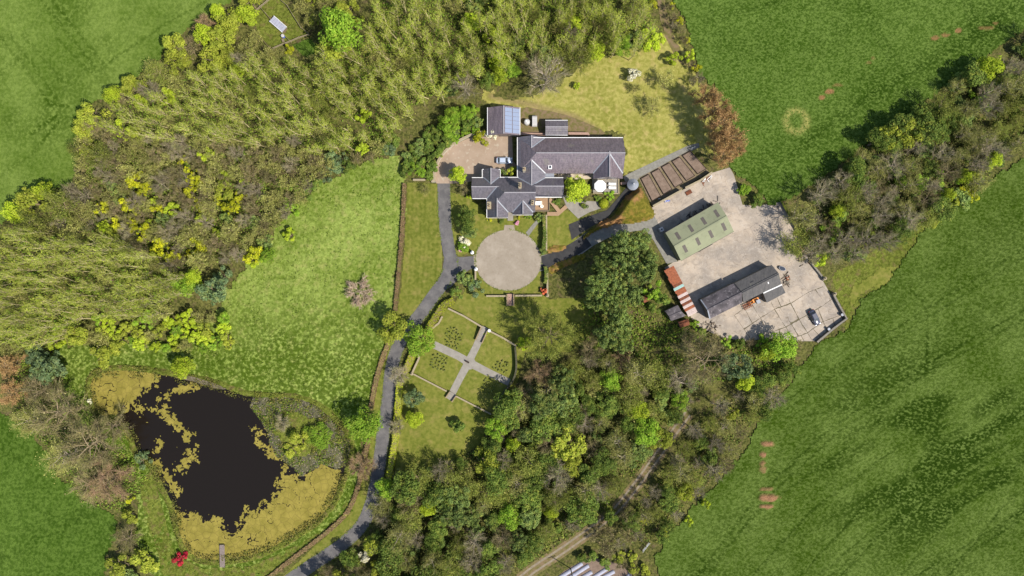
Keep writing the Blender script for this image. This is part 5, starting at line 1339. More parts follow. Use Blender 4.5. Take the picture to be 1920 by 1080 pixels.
MB().box((x, y, .95), (1.0, 1.1, 1.4), .5).build('tank_body', M['tank'], ib_); MB().lathe((x, y, 1.65), [(.2, 0), (.2, .1)], 12).build('cap', M['dark'], ib_); MB().box((x, y, .18), (1.15, 1.2, .2), .5).build('pallet_base', M['steel'], ib_)
for (px, py, lab) in ((1578, 590, 'grey barrel in the far corner of the yard wall'), (1553, 617, 'pale barrel by the lower yard wall near the dark car')):
    x, y = W2(px, py, .6); b_ = empty('barrel', (x, y, .09), lab, 'barrel'); MB().lathe((x, y, .1), [(.36, 0), (.4, .45), (.36, .95)], 16).build('drum', M['steel'], b_); MB().lathe((x, y, 1.03), [(.37, 0), (.37, .06)], 16).build('lid', M['lead'], b_)
x, y = W2(1088, 424); MB().lathe((x, y, .083), [(.36, 0), (.36, .025), (.3, .03)], 18).build('manhole_cover', M['stone_grey']); tag(bpy.data.objects['manhole_cover'], 'round manhole cover in the dark lane', 'manhole cover')

# ---------------------------------------------------------------- vegetation
def ribbons(a, b, w):
    """thin three-sided twigs as single tapering triangles"""
    d = b - a; n = len(a)
    s = rng.normal(size=(n, 3)); u = np.cross(d, s); u /= (np.linalg.norm(u, axis=1, keepdims=True) + 1e-9)
    w = np.broadcast_to(np.asarray(w), (n,))[:, None]
    V = np.stack([a - u * w / 2, a + u * w / 2, b], 1).reshape(-1, 3)
    return V, np.arange(n * 3).reshape(n, 3)
def to_tri(F): return np.concatenate([F[:, [0, 1, 2]], F[:, [0, 2, 3]]])

def limbs(h, spread, n1, n2, r0, start=.25, up=.5, levels=2, lean=.0):
    """trunk and limbs; returns MB and tip segments for twigs"""
    m = MB(); tips = []
    tx, ty = rng.normal(0, lean, 2)
    top = Vector((tx, ty, h * .8)); base = Vector((0, 0, -.1))
    mid = base.lerp(top, .5) + Vector((rng.normal(0, .03 * h), rng.normal(0, .03 * h), 0))
    m.tube(base, mid, r0, r0 * .7, 6); m.tube(mid, top, r0 * .7, r0 * .22, 5)
    tips.append((mid.lerp(top, .5), top))
    for i in range(n1):
        u = start + (1 - start) * (i + rng.uniform(0, .8)) / n1; u = min(u, .97)
        p = base.lerp(mid, u * 2) if u < .5 else mid.lerp(top, u * 2 - 1)
        az = i * 2.4 + rng.uniform(-.5, .5); L = spread * (1 - .45 * u) * rng.uniform(.75, 1.1)
        e = p + Vector((math.cos(az) * L, math.sin(az) * L, L * up * rng.uniform(.7, 1.5) + h * .06))
        k = p.lerp(e, .5) + Vector((rng.normal(0, .07 * L), rng.normal(0, .07 * L), -.06 * L))
        r1 = r0 * .5 * (1 - .4 * u)
        m.tube(p, k, r1, r1 * .7, 5, False); m.tube(k, e, r1 * .7, r1 * .25, 4, False)
        tips.append((k, e))
        for j in range(n2):
            v = rng.uniform(.3, .95); q = p.lerp(k, v * 2) if v < .5 else k.lerp(e, v * 2 - 1)
            d = (e - p).normalized() + Vector(rng.normal(0, .55, 3)); d.z = abs(d.z) * .6 + up * .3; d.normalize()
            e2 = q + d * L * rng.uniform(.3, .6)
            m.tube(q, e2, r1 * .5, r1 * .2, 3, False); tips.append((q, e2))
    return m, tips

def twig_cloud(tips, n, L, w, up=.3, rad=.35):
    k = rng.integers(0, len(tips), n)
    A = np.array([t_[0] for t_ in tips])[k]; B = np.array([t_[1] for t_ in tips])[k]
    p = A + (B - A) * rng.uniform(.15, 1.0, n)[:, None]
    d0 = (B - A); d0 /= (np.linalg.norm(d0, axis=1, keepdims=True) + 1e-9)
    d = d0 * .8 + rng.normal(0, .55, (n, 3)); d[:, 2] += up
    d /= np.linalg.norm(d, axis=1, keepdims=True)
    a = p + rng.normal(0, rad * .3, (n, 3))
    return a, a + d * (rng.uniform(.5, 1.3, n) * L)[:, None]

def crown_leaves(R, Hc, zc, n, size, lobes=22, shell=.55, up=.25, flat=1.0):
    lk = 1.0 if lobes < 60 else .62
    """leaves gathered in uneven clumps over an ellipsoid R x R x Hc at height zc"""
    dirs = rng.normal(size=(lobes, 3)); dirs /= np.linalg.norm(dirs, axis=1, keepdims=True); dirs[:, 2] = np.where(dirs[:, 2] < -.35, -dirs[:, 2], dirs[:, 2])
    rad = rng.uniform(.4, 1.0, lobes)
    c = dirs * rad[:, None] * np.array([R * rng.uniform(.8, 1.15), R * rng.uniform(.8, 1.15), Hc]) + np.array([0, 0, zc])
    lr = R * rng.uniform(.14, .42, lobes) * lk
    k = rng.choice(lobes, n, p=lr ** 2 / (lr ** 2).sum())
    d = rng.normal(size=(n, 3)); d /= np.linalg.norm(d, axis=1, keepdims=True)
    d[:, 2] = np.where((d[:, 2] < -.2) & (rng.random(n) < .75), -d[:, 2], d[:, 2])
    rr = rng.uniform(shell, 1.05, n) ** .6
    p = c[k] + d * (lr[k] * rr)[:, None] * np.array([1, 1, flat])
    nm = d * .8 + rng.normal(0, .45, (n, 3)); nm[:, 2] += up
    V, F = quads(p, nm, rng.uniform(.65, 1.35, n) * size, rng.uniform(.7, 1.1))
    return V, F

def join_parts(parts):
    V = []; F = []; o = 0
    for v, f in parts:
        if f.shape[1] == 4: f = to_tri(f)
        V.append(v); F.append(f + o); o += len(v)
    return np.concatenate(V), np.concatenate(F)

KINDS = {}
def reg(kind, name, tn, cn, R, H, hc, variants): KINDS[kind] = dict(name=name, tn=tn, cn=cn, R=R, H=H, hc=hc, var=variants)
def mesh_of(m, name, mat):
    me = bpy.data.meshes.new(name); me.from_pydata(m.v, [], m.f); me.materials.append(mat); me.update(); return me

# slender plantation poplars
vs = []
for i in range(6):
    H = 16.0; m, tips = limbs(H, 2.1, 13, 1, .15, .3, 1.5, lean=1.4)
    for q in range(16):                         # long thin upswept shoots
        u = rng.uniform(.3, .85); az = rng.uniform(0, 6.28); z0 = u * H * .8; L = rng.uniform(1.6, 3.4)
        p0 = Vector((0, 0, z0)); p1 = p0 + Vector((math.cos(az) * L * .45, math.sin(az) * L * .45, L)); m.tube(p0, p1, .05, .02, 3, False); tips.append((p0.lerp(p1, .4), p1))
    a, b = twig_cloud(tips, 380, 1.1, .05, .8); tw_ = ribbons(a, b, rng.uniform(.04, .08, 380))
    nl = 520; k = rng.integers(0, len(tips), nl); A = np.array([t_[0] for t_ in tips])[k]; B = np.array([t_[1] for t_ in tips])[k]
    p = A + (B - A) * rng.uniform(.4, 1.25, nl)[:, None] + rng.normal(0, .38, (nl, 3))
    lv = quads(p, rng.normal(0, 1, (nl, 3)) + [0, 0, .6], rng.uniform(.10, .22, nl))
    V, F = join_parts([tw_, lv]); vs.append((mesh_of(m, 'trunk', M['bark_pale']), np_mesh('crown', V, F, LM['poplar'])))
reg('poplar', 'poplar_tree', 'trunk', 'crown', 2.3, 16, 10, vs)
# bare trees: several twig colours
def bare(kind, name, bark, twig, H, R, nt, n1=12, leafk=0, up=.45, lw_=.05, variants=3, tl=1.2):
    vs = []
    for i in range(variants):
        m, tips = limbs(H, R, n1, 4, .045 * H * .55, .22, up, lean=.4)
        a, b = twig_cloud(tips, nt, tl, lw_, .25); parts = [ribbons(a, b, rng.uniform(.5, 1.4, nt) * lw_)]
        if leafk:
            k = rng.integers(0, nt, leafk); parts.append(quads(b[k] + rng.normal(0, .25, (leafk, 3)), rng.normal(0, 1, (leafk, 3)) + [0, 0, .8], rng.uniform(.12, .28, leafk)))
        V, F = join_parts(parts); vs.append((mesh_of(m, 'trunk', M[bark]), np_mesh('crown', V, F, LM[twig])))
    reg(kind, name, 'trunk', 'crown', R * 1.05, H, H * .62, vs)
bare('bare_brown', 'bare_tree', 'bark', 'twig_brown', 9, 4.0, 2300, 16, 150, .5, .045, 4, 1.6)
bare('bare_grey', 'bare_tree', 'bark_grey', 'twig_purple', 11, 3.8, 1900, 17, 120, .8, .045, 4, 1.6)
bare('bare_pink', 'bare_tree', 'bark', 'twig_pink', 8, 3.8, 4200, 16, 0, .5, .05, 2)
bare('bare_olive', 'budding_tree', 'bark_grey', 'twig_olive', 11, 3.8, 2200, 16, 800, .7, .045, 4, 1.5)
bare('olive', 'budding_tree', 'bark', 'olive', 9, 3.6, 1500, 15, 1900, .6, .045, 4, 1.3)
bare('dead', 'dead_shrub', 'bark_white', 'twig_white', 4.5, 4.2, 2600, 18, 0, .3, .09, 1, 1.0)
bare('scrub_brown', 'scrub_shrub', 'bark', 'twig_brown', 4.5, 2.2, 1500, 12, 90, .7, .045, 4, .9)
bare('scrub_purple', 'scrub_shrub', 'bark_grey', 'twig_purple', 4.5, 2.2, 1500, 12, 0, .7, .045, 4, .9)
bare('scrub_olive', 'scrub_shrub', 'bark', 'twig_olive', 4.5, 2.2, 1200, 12, 420, .7, .045, 4, .9)
# leafy trees and bushes
def leafy(kind, name, mat, R, H, n, size, lobes=22, zc=None, Hc=None, bark='bark', variants=3, tn='trunk', cn='crown', flat=1.0, shell=.55):
    vs = []; Hc = Hc or R * .95; zc = zc or H - Hc
    for i in range(variants):
        m, tips = limbs(H * .9, R * .8, 9, 2, .03 * H + .05, .3, .5)
        V, F = crown_leaves(R, Hc, zc, n, size, lobes, shell, .25, flat)
        vs.append((mesh_of(m, tn, M[bark]), np_mesh(cn, V, F, LM[mat])))
    reg(kind, name, tn, cn, R, H, zc, vs)
leafy('lime', 'broadleaf_tree', 'lime', 3.5, 8, 3000, .32, 30)
leafy('green', 'broadleaf_tree', 'green', 3.8, 8.5, 3600, .32, 32)
leafy('mid', 'broadleaf_tree', 'mid', 3.6, 8, 3000, .32, 30)
leafy('deep', 'broadleaf_tree', 'deep', 3.7, 8.5, 3200, .32, 30, variants=4)
leafy('gold', 'broadleaf_tree', 'gold', 3.4, 7.5, 2300, .34, 24)
leafy('dark', 'evergreen_tree', 'dark', 4.2, 11, 5200, .3, 75, Hc=4.4)
leafy('blue', 'conifer', 'blue', 3.0, 8, 2200, .36, 24, Hc=3.6)
bare('copper', 'copper_tree', 'bark', 'copper', 12, 4.0, 5200, 18, 1800, .5, .05, 3, 1.0)
bare('haze', 'budding_tree', 'bark', 'olive', 11, 7.0, 9000, 22, 3800, .45, .05, 1, 1.3)
def bush(kind, name, mat, R, H, n, size, lobes=14, variants=3):
    leafy(kind, name, mat, R, H, n, size, lobes, zc=H * .5, Hc=H * .5, variants=variants, tn='stems', cn='foliage')
bush('gorse', 'gorse_bush', 'yellow', 1.7, 3.2, 900, .28)
bush('limebush', 'leafy_bush', 'lime', 1.8, 3.0, 900, .3)
bush('goldbush', 'leafy_bush', 'gold', 1.9, 3.2, 1000, .3)
bush('greenbush', 'leafy_bush', 'green', 1.8, 3.0, 1000, .3)
bush('midbush', 'leafy_bush', 'mid', 1.8, 3.0, 1000, .3)
bush('darkbush', 'evergreen_bush', 'dark', 1.8, 3.0, 1000, .3)
bush('bluebush', 'evergreen_bush', 'blue', 1.8, 2.6, 1000, .28, variants=2)
bush('whitebush', 'blossoming_bush', 'white', 1.6, 3.0, 900, .26, variants=2)
bush('pinkbush', 'blossoming_bush', 'pink', 1.2, 1.4, 600, .22, variants=1)
bush('redbush', 'crimson_bush', 'red', 1.5, 1.8, 1000, .22, variants=1)
bush('orangebush', 'flowering_shrub', 'orange', 1.0, 1.8, 600, .2, variants=1)
bush('rosebush', 'garden_plant', 'rose', .6, .8, 120, .22, 6)
def ballmesh(mat, R):
    n = 1500; d = rng.normal(size=(n, 3)); d /= np.linalg.norm(d, axis=1, keepdims=True); d[:, 2] = np.abs(d[:, 2]) * 1.0
    V, F = quads(d * R * rng.uniform(.93, 1.02, n)[:, None] + [0, 0, .35 * R], d + rng.normal(0, .25, (n, 3)), rng.uniform(.16, .3, n))
    m = MB(); m.tube((0, 0, -.1), (0, 0, R * .6), .12, .08, 6); return (mesh_of(m, 'stems', M['bark']), np_mesh('foliage', V, F, LM[mat]))
reg('ball', 'clipped_bush', 'stems', 'foliage', 1.3, 1.75, 1.0, [ballmesh('hedge', 1.3)])

N_PL = [0]
def plant(kind, px, py, rpx, label, cat, group=None, hk=1.0, name=None):
    k = KINDS[kind]; tr, cr = k['var'][N_PL[0] % len(k['var'])]; N_PL[0] += 1
    s = rpx / PXM / k['R']; sz = (s ** .75) * hk
    x, y = W2(px, py, min(k['hc'] * sz, 16))
    r = bpy.data.objects.new(name or k['name'], None); COL.objects.link(r); r.empty_display_size = .3
    r.location = (x, y, 0); r.rotation_euler = (0, 0, random.uniform(0, 6.28)); r.scale = (s, s, sz)
    tag(r, label, cat, group)
    link(k['tn'], tr, r); link(k['cn'], cr, r)
    return r

def poisson(P, d, tries=9000, seed=1, bad=None):
    rg = random.Random(seed); xs = [p[0] for p in P]; ys = [p[1] for p in P]; out = []
    cell = {}; 
    for _ in range(tries):
        x = rg.uniform(min(xs), max(xs)); y = rg.uniform(min(ys), max(ys))
        if not inside(P, np.array([x]), np.array([y]))[0]: continue
        if bad and bad(x, y): continue
        cx, cy = int(x / d), int(y / d); ok = True
        for a in (-1, 0, 1):
            for b in (-1, 0, 1):
                for q in cell.get((cx + a, cy + b), ()):
                    if (q[0] - x) ** 2 + (q[1] - y) ** 2 < d * d: ok = False; break
                if not ok: break
            if not ok: break
        if ok: cell.setdefault((cx, cy), []).append((x, y)); out.append((x, y))
    return out
def pick(rg, table):
    t_ = rg.random() * sum(w for _, w in table)
    for k, w in table:
        t_ -= w
        if t_ <= 0: return k
    return table[-1][0]

LBL = {
 'poplar': ('slender pale stemmed poplar', 'tree'), 'olive': ('olive green budding tree', 'tree'), 'bare_olive': ('tall budding tree with olive twigs', 'tree'),
 'bare_brown': ('bare brown twiggy tree', 'tree'), 'bare_grey': ('bare grey brown tree', 'tree'), 'bare_pink': ('bare pinkish brown tree', 'tree'), 'lime': ('lime green broadleaf tree', 'tree'), 'green': ('fresh green broadleaf tree', 'tree'), 'mid': ('mid green broadleaf tree', 'tree'),
 'gold': ('golden budding tree', 'tree'), 'deep': ('deep green leafy tree', 'tree'), 'dark': ('dark evergreen tree', 'tree'), 'blue': ('blue-green conifer', 'tree'), 'copper': ('copper brown tree', 'tree'), 'gorse': ('bright yellow gorse bush', 'bush'),
 'limebush': ('lime green bush', 'bush'), 'goldbush': ('golden leafed bush', 'bush'), 'greenbush': ('fresh green bush', 'bush'), 'midbush': ('mid green bush', 'bush'), 'darkbush': ('dark evergreen bush', 'bush'), 'bluebush': ('blue-green evergreen bush', 'bush'), 'whitebush': ('white blossoming bush', 'bush'),
 'scrub_brown': ('bare brown scrub shrub', 'shrub'), 'scrub_purple': ('bare grey scrub shrub', 'shrub'), 'scrub_olive': ('olive budding scrub shrub', 'shrub')}
def stand(P, d, table, where, rr, seed, hk=1.0, bad=None, tries=9000):
    rg = random.Random(seed)
    for x, y in poisson(P, d, tries, seed, bad):
        k = pick(rg, table); l, c = LBL[k]
        base = {'poplar': 14}.get(k, d * .62 if d > 24 else d * .72)
        plant(k, x, y, base * rg.uniform(*rr), l + ' ' + where, c, l + 's ' + where, hk * rg.uniform(.85, 1.2))

# plantation and scrub on the north-west
R1 = [(560, 125), (600, 115), (660, 105), (690, 50), (705, -30), (1215, -40), (1222, 60), (1190, 92), (1100, 100), (1050, 110), (985, 110), (930, 125), (880, 140), (840, 165), (790, 190), (745, 225), (735, 265), (690, 285), (640, 290), (600, 280), (480, 262), (300, 250), (190, 250), (215, 215), (300, 160), (380, 140), (450, 110), (470, 96), (500, 100), (530, 104)]
stand(R1, 21.5, [('poplar', 82), ('scrub_olive', 7), ('olive', 5), ('limebush', 3), ('bare_grey', 3)], 'in the plantation between hen enclosure and house', (.8, 1.2), 3)
R1b = [(880, 0), (1215, 0), (1222, 60), (1190, 92), (1100, 100), (1050, 110), (985, 110), (900, 130), (860, 80)]
stand(R1b, 46, [('olive', 50), ('bare_olive', 20), ('darkbush', 20), ('limebush', 10)], 'among the poplars behind the dry lawn', (.6, .95), 4, .85)
R3 = [(-60, 450), (60, 425), (110, 440), (200, 452), (250, 470), (320, 500), (330, 560), (300, 600), (180, 592), (100, 630), (50, 650), (-60, 665)]
stand(R3, 20.5, [('poplar', 90), ('scrub_olive', 10)], 'in the leaning stand beside the scrub', (.8, 1.15), 5, 1.12)
GORSE = [(390, 290, 12), (365, 332, 15), (361, 362, 12), (380, 345, 9), (425, 327, 10), (451, 369, 10), (436, 388, 13), (376, 385, 9), (375, 413, 12), (245, 388, 14), (195, 390, 12), (295, 394, 10), (325, 393, 11), (346, 395, 6), (258, 340, 15), (270, 355, 12), (202, 428, 13), (218, 420, 12), (254, 424, 11), (272, 438, 13), (280, 420, 8), (300, 457, 13), (299, 427, 6), (372, 458, 14), (407, 436, 8), (320, 478, 14), (353, 476, 6), (478, 476, 15), (460, 340, 9), (250, 410, 8), (410, 372, 8), (345, 300, 8), (290, 375, 8)]
def near_gorse(x, y): return any((x - g_[0]) ** 2 + (y - g_[1]) ** 2 < (g_[2] + 5) ** 2 for g_ in GORSE)
R2 = [(150, 262), (300, 255), (480, 275), (590, 292), (620, 325), (560, 375), (505, 430), (470, 480), (400, 495), (330, 505), (240, 460), (185, 435), (130, 440), (110, 410), (140, 340)]
stand(R2, 20, [('scrub_brown', 36), ('scrub_purple', 26), ('scrub_olive', 32), ('darkbush', 3), ('goldbush', 6)], 'in the scrub between plantation and meadow', (.95, 1.4), 6, 1.0, near_gorse)
for i, (x, y, r) in enumerate(GORSE):
    plant('gorse' if i % 4 else 'limebush', x, y, r * 1.15, 'bright yellow flowering bush among the bare scrub' if i % 4 else 'yellow green leafy bush among the bare scrub', 'bush', 'yellow bushes in the scrub' if i % 4 else 'yellow green bushes in the scrub', 1.3)
for (k, x, y, r) in [('green', 350, 535, 20), ('lime', 365, 520, 18), ('blue', 405, 545, 24), ('bluebush', 420, 520, 16), ('darkbush', 215, 350, 14), ('green', 505, 480, 14), ('greenbush', 540, 395, 16), ('greenbush', 520, 420, 14), ('limebush', 545, 440, 12), ('limebush', 480, 490, 12), ('midbush', 590, 345, 16), ('midbush', 575, 360, 14), ('greenbush', 560, 350, 14), ('darkbush', 500, 455, 14)]:
    plant(k, x, y, r * 1.1, LBL[k][0] + ' on the meadow edge of the scrub', LBL[k][1], LBL[k][0] + 's along the scrub edge')
stand([(610, 290), (650, 300), (740, 260), (745, 285), (700, 300), (640, 325), (610, 335)], 18, [('bluebush', 30), ('midbush', 30), ('scrub_brown', 30)], 'in the shady corner above the meadow', (.9, 1.3), 8)
# yellow-green fringe below the poplar stand
stand([(100, 610), (190, 600), (300, 600), (430, 590), (432, 650), (330, 655), (220, 640), (160, 640), (110, 640)], 17, [('limebush', 45), ('goldbush', 20), ('greenbush', 22), ('scrub_olive', 22)], 'in the fringe between poplars and pond meadow', (.9, 1.4), 9)
plant('goldbush', 192, 664, 26, 'spreading golden bush standing alone above the algae pond', 'bush')
plant('gold', 150, 625, 22, 'bright golden tree rising from the fringe below the poplars', 'tree')
# trees on the edge of the north-west field
for i, (k, x, y, r) in enumerate([('gold', 60, 380, 26), ('lime', 30, 400, 22), ('lime', 85, 360, 20), ('olive', 60, 420, 28), ('gold', 175, 215, 26), ('gold', 165, 240, 22), ('lime', 215, 180, 20), ('gold', 255, 165, 24), ('lime', 262, 192, 15), ('scrub_brown', 232, 180, 18), ('bare_grey', 290, 170, 24), ('gold', 330, 90, 24), ('gold', 335, 115, 22), ('lime', 385, 65, 22), ('gold', 420, 80, 26), ('gold', 400, 115, 24), ('gold', 435, 105, 20), ('scrub_brown', 355, 95, 26), ('bare_pink', 385, 45, 20), ('gold', 430, 40, 24), ('lime', 465, 32, 22), ('lime', 410, 25, 18), ('gold', 470, 5, 20), ('olive', 300, 140, 24), ('bare_brown', 185, 235, 24), ('goldbush', 165, 275, 22), ('olive', 185, 290, 26), ('olive', 145, 280, 16), ('scrub_olive', 290, 135, 18), ('lime', 445, 130, 16), ('olive', 110, 390, 30)]):
    plant(k, x, y, r, LBL[k][0] + ' on the edge of the pale field', LBL[k][1], LBL[k][0] + 's along the pale field edge')
plant('green', 640, 62, 40, 'large bright green tree casting shade beside the hen enclosure', 'tree', None, 1.25)
plant('gold', 635, 95, 30, 'golden olive tree below the large bright green tree', 'tree')
plant('goldbush', 655, 20, 26, 'golden bush behind the large bright green tree', 'bush')
stand([(545, -20), (650, -20), (640, 20), (610, 40), (590, 50), (560, 20)], 17, [('goldbush', 30), ('scrub_olive', 60)], 'in the thicket right of the hen enclosure', (.9, 1.3), 10)
plant('limebush', 586, 40, 14, 'small lime bush by the right rail of the enclosure', 'bush')
for (x, y, r) in [(500, 104, 15), (522, 106, 14), (470, 88, 16), (480, 72, 13), (590, 112, 13), (612, 120, 14)]:
    plant('scrub_olive', x, y, r, 'olive shrub just outside the hen enclosure', 'shrub', 'olive shrubs outside the hen enclosure')
plant('gorse', 541, 92, 9, 'small yellow bush below the enclosure rail', 'bush')
# courtyard shrubbery and trees north of the house
stand([(762, 325), (752, 290), (780, 265), (815, 240), (850, 218), (890, 205), (900, 235), (868, 252), (840, 268), (818, 295), (808, 330)], 13, [('midbush', 50), ('greenbush', 22), ('darkbush', 28)], 'in the shrubbery outside the courtyard wall', (1.0, 1.5), 12, .8)
for (k, x, y, r, l) in [('lime', 860, 327, 19, 'lime green tree overhanging the courtyard entrance'), ('scrub_brown', 868, 353, 14, 'brown budding shrub below the lime courtyard tree'), ('gorse', 903, 259, 14, 'golden yellow shrub spilling into the courtyard'), ('whitebush', 924, 251, 13, 'variegated cream shrub by the solar outbuilding'), ('goldbush', 958, 322, 10, 'yellow variegated shrub tucked behind the silver car'), ('darkbush', 945, 323, 8, 'small dark shrub beside the silver car'),
                        ('bare_grey', 877, 165, 26, 'grey bare tree at the plantation corner above the shrubbery'), ('darkbush', 845, 165, 18, 'dark bush beside the grey corner tree'), ('green', 850, 215, 15, 'upright fresh green tree above the shrubbery'), ('green', 875, 212, 14, 'second upright fresh green tree above the shrubbery'), ('green', 842, 235, 18, 'rounded green tree above the shrubbery'),
                        ('green', 960, 130, 18, 'green tree at the edge of the dry lawn'), ('lime', 935, 145, 18, 'lime tree at the corner of the dry lawn'), ('mid', 915, 150, 16, 'mid green tree behind the lime lawn corner tree'), ('bare_grey', 1020, 150, 38, 'large dark grey bare tree overhanging the dry lawn'), ('bare_brown', 995, 120, 26, 'brown bare tree behind the large dark grey bare tree'), ('gorse', 1043, 127, 11, 'bright yellow bush within the dark grey bare tree'), ('lime', 1112, 98, 22, 'lime tree on the upper edge of the dry lawn'), ('green', 1165, 88, 19, 'bright green round tree on the upper edge of the dry lawn'), ('olive', 1085, 110, 26, 'olive budding tree left of the lime lawn edge tree'),
                        ('limebush', 1225, 72, 24, 'loose lime bush at the top corner of the dry lawn'), ('limebush', 1263, 112, 13, 'lime bush near the gorse hedge of the dry lawn'), ('whitebush', 1190, 142, 14, 'white blossoming bush alone on the dry lawn'), ('scrub_olive', 1245, 155, 18, 'olive shrub on the dry lawn beside the copper trees'), ('scrub_olive', 1228, 200, 18, 'thin olive shrub low on the dry lawn'), ('limebush', 1083, 162, 8, 'tiny lime bush on the dry lawn edge'), ('gorse', 1223, 10, 9, 'yellow bush at the top of the worn path'), ('scrub_olive', 1190, 165, 10, 'small thin shrub below the white blossoming bush')]:
    plant(k, x, y, r, l, LBL[k][1], None)
# old hedge down the side of the dry lawn
for i, (k, x, y, r) in enumerate([('scrub_brown', 1255, 12, 9), ('gorse', 1260, 10, 6), ('scrub_brown', 1262, 30, 9), ('scrub_purple', 1265, 48, 9), ('gorse', 1273, 40, 8), ('scrub_brown', 1277, 58, 9), ('scrub_brown', 1284, 75, 9), ('gorse', 1288, 75, 6), ('limebush', 1292, 106, 11), ('gorse', 1304, 128, 9), ('scrub_brown', 1298, 122, 9), ('scrub_purple', 1308, 145, 12), ('scrub_purple', 1300, 155, 10)]):
    plant(k, x, y, r, LBL[k][0] + ' in the old hedge beside the crop field', LBL[k][1], LBL[k][0] + 's in the old hedge')
for i, (x, y, r) in enumerate([(1322, 178, 24), (1340, 205, 30), (1352, 232, 30), (1368, 262, 30), (1382, 278, 18), (1345, 262, 22), (1356, 292, 22)]):
    plant('copper', x, y, r, 'copper brown tree in the tight row beside the crop field', 'tree', 'copper trees beside the crop field', 1.15)
# garden trees
for (k, x, y, r, l, hk) in [('haze', 1030, 628, 56, 'large spreading olive budding tree below the lawn', 1.1), ('bare_pink', 1012, 700, 28, 'dull brown twiggy tree below the large spreading tree', .8), ('limebush', 985, 645, 14, 'lime bush at the wood end of the walled garden', 1.2), ('lime', 1083, 357, 25, 'lime tree on the patio between house and terrace', .8), ('ball', 1132, 381, 9.5, 'clipped yellow green ball bush beside the patio', 1),
                            ('mid', 880, 412, 20, 'pale green tree on the lawn beside the front gable', .75), ('dark', 878, 432, 18, 'dark evergreen beside the pale green lawn tree', .6), ('whitebush', 874, 454, 13, 'cream flowering bush by the drive bend', .7), ('greenbush', 870, 463, 13, 'green bush by the drive bend', .7), ('pinkbush', 864, 467, 7, 'pink blossom shrub at the drive bend', .8),
                            ('darkbush', 868, 520, 14, 'dark bush in the bed below the drive mouth', 1), ('bluebush', 890, 541, 15, 'grey green bush at the end of the low wall', 1), ('midbush', 855, 548, 14, 'light green bush at the top of the lime hedge', 1), ('darkbush', 880, 528, 13, 'second dark bush in the bed below the drive mouth', .9), ('orangebush', 1020, 545, 7, 'orange flowering shrub at the wall corner', 1),
                            ('gold', 733, 611, 27, 'round budding golden tree standing over the hedge line', .85), ('green', 787, 635, 24, 'bright green tree between drive and walled garden', .8), ('blue', 776, 746, 18, 'dark round conifer beside the long lime hedge', .8), ('lime', 776, 787, 17, 'round lime bush tree below the dark round conifer', .6), ('midbush', 857, 799, 16, 'mid green bush alone on the lower lawn', 1),
                            ('green', 685, 793, 29, 'dense bright green tree between pond and drive', .9), ('lime', 343, 685, 22, 'round lime tree beside the sandy shore of the pond', .8), ('bare_pink', 673, 873, 28, 'round pinkish bare tree between pond and drive', .7), ('dead', 676, 551, 33, 'bleached dead shrub lying in the meadow', .6),
                            ('bare_grey', 752, 700, 22, 'thin bare tree over the drive by the lime hedge', .6), ('scrub_purple', 745, 800, 16, 'thin bare shrub beside the drive below the conifer', .9), ('scrub_olive', 795, 356, 11, 'small olive bush at the head of the lawn strip', .7), ('limebush', 879, 369, 5, 'tiny lime plant at the west gable', .8), ('gorse', 917, 409, 7, 'yellow flowering shrub at the corner of the front gable', .4), ('gorse', 975, 405, 6, 'yellow flowering shrub between the front gables', .4), ('greenbush', 990, 406, 6, 'low green shrub under the right front gable', .5), ('midbush', 940, 414, 7, 'low shrub left of the porch steps', .5), ('pinkbush', 969, 418, 6, 'pink blossom shrub right of the porch steps', .8), ('midbush', 1045, 378, 9, 'low shrub inside the timber ramp', .5), ('darkbush', 1010, 407, 9, 'dark bush at the end of the garden path', .9), ('midbush', 1095, 385, 8, 'low shrub in the patio bed', .5), ('greenbush', 1142, 366, 9, 'low green planting along the terrace edge', .5), ('midbush', 1120, 372, 8, 'low planting below the white umbrella', .5), ('limebush', 912, 625, 0.1 + 6, 'little lime plant beside the stair urn', .5), ('darkbush', 1018, 470, 8, 'rounded dark bush at the end of the upright hedge', .8),
                            ('redbush', 340, 1046, 13, 'crimson flowering bush beside the jetty end of the pond', 1), ('goldbush', 565, 825, 22, 'olive gold bush in the middle of the pond island', .8), ('scrub_purple', 530, 793, 18, 'grey bare bush on the water side of the island', .8), ('green', 598, 815, 20, 'rounded green bush on the bank side of the island', .45), ('goldbush', 548, 842, 16, 'low gold bush on the lower side of the island', .7)]:
    c_ = LBL[k][1] if k in LBL else ('shrub' if k == 'dead' else 'tree' if k == 'haze' else 'bush')
    plant(k, x, y, r * (1.14 if k in ('green', 'lime', 'gold', 'mid') else 1.0), l, c_, None, hk)
for (x, y, r) in [(1165, 452, 26), (1198, 450, 24), (1140, 474, 20), (1216, 484, 22), (1126, 504, 22), (1172, 494, 27), (1205, 510, 26), (1120, 535, 26), (1155, 535, 28), (1185, 550, 24), (1110, 560, 22), (1145, 570, 26), (1160, 600, 26), (1140, 630, 26), (1165, 640, 22)]:
    plant('dark', x, y, r, 'dark evergreen tree in the dense clump beside the green barn', 'tree', 'evergreens beside the green barn', random.uniform(.9, 1.4))
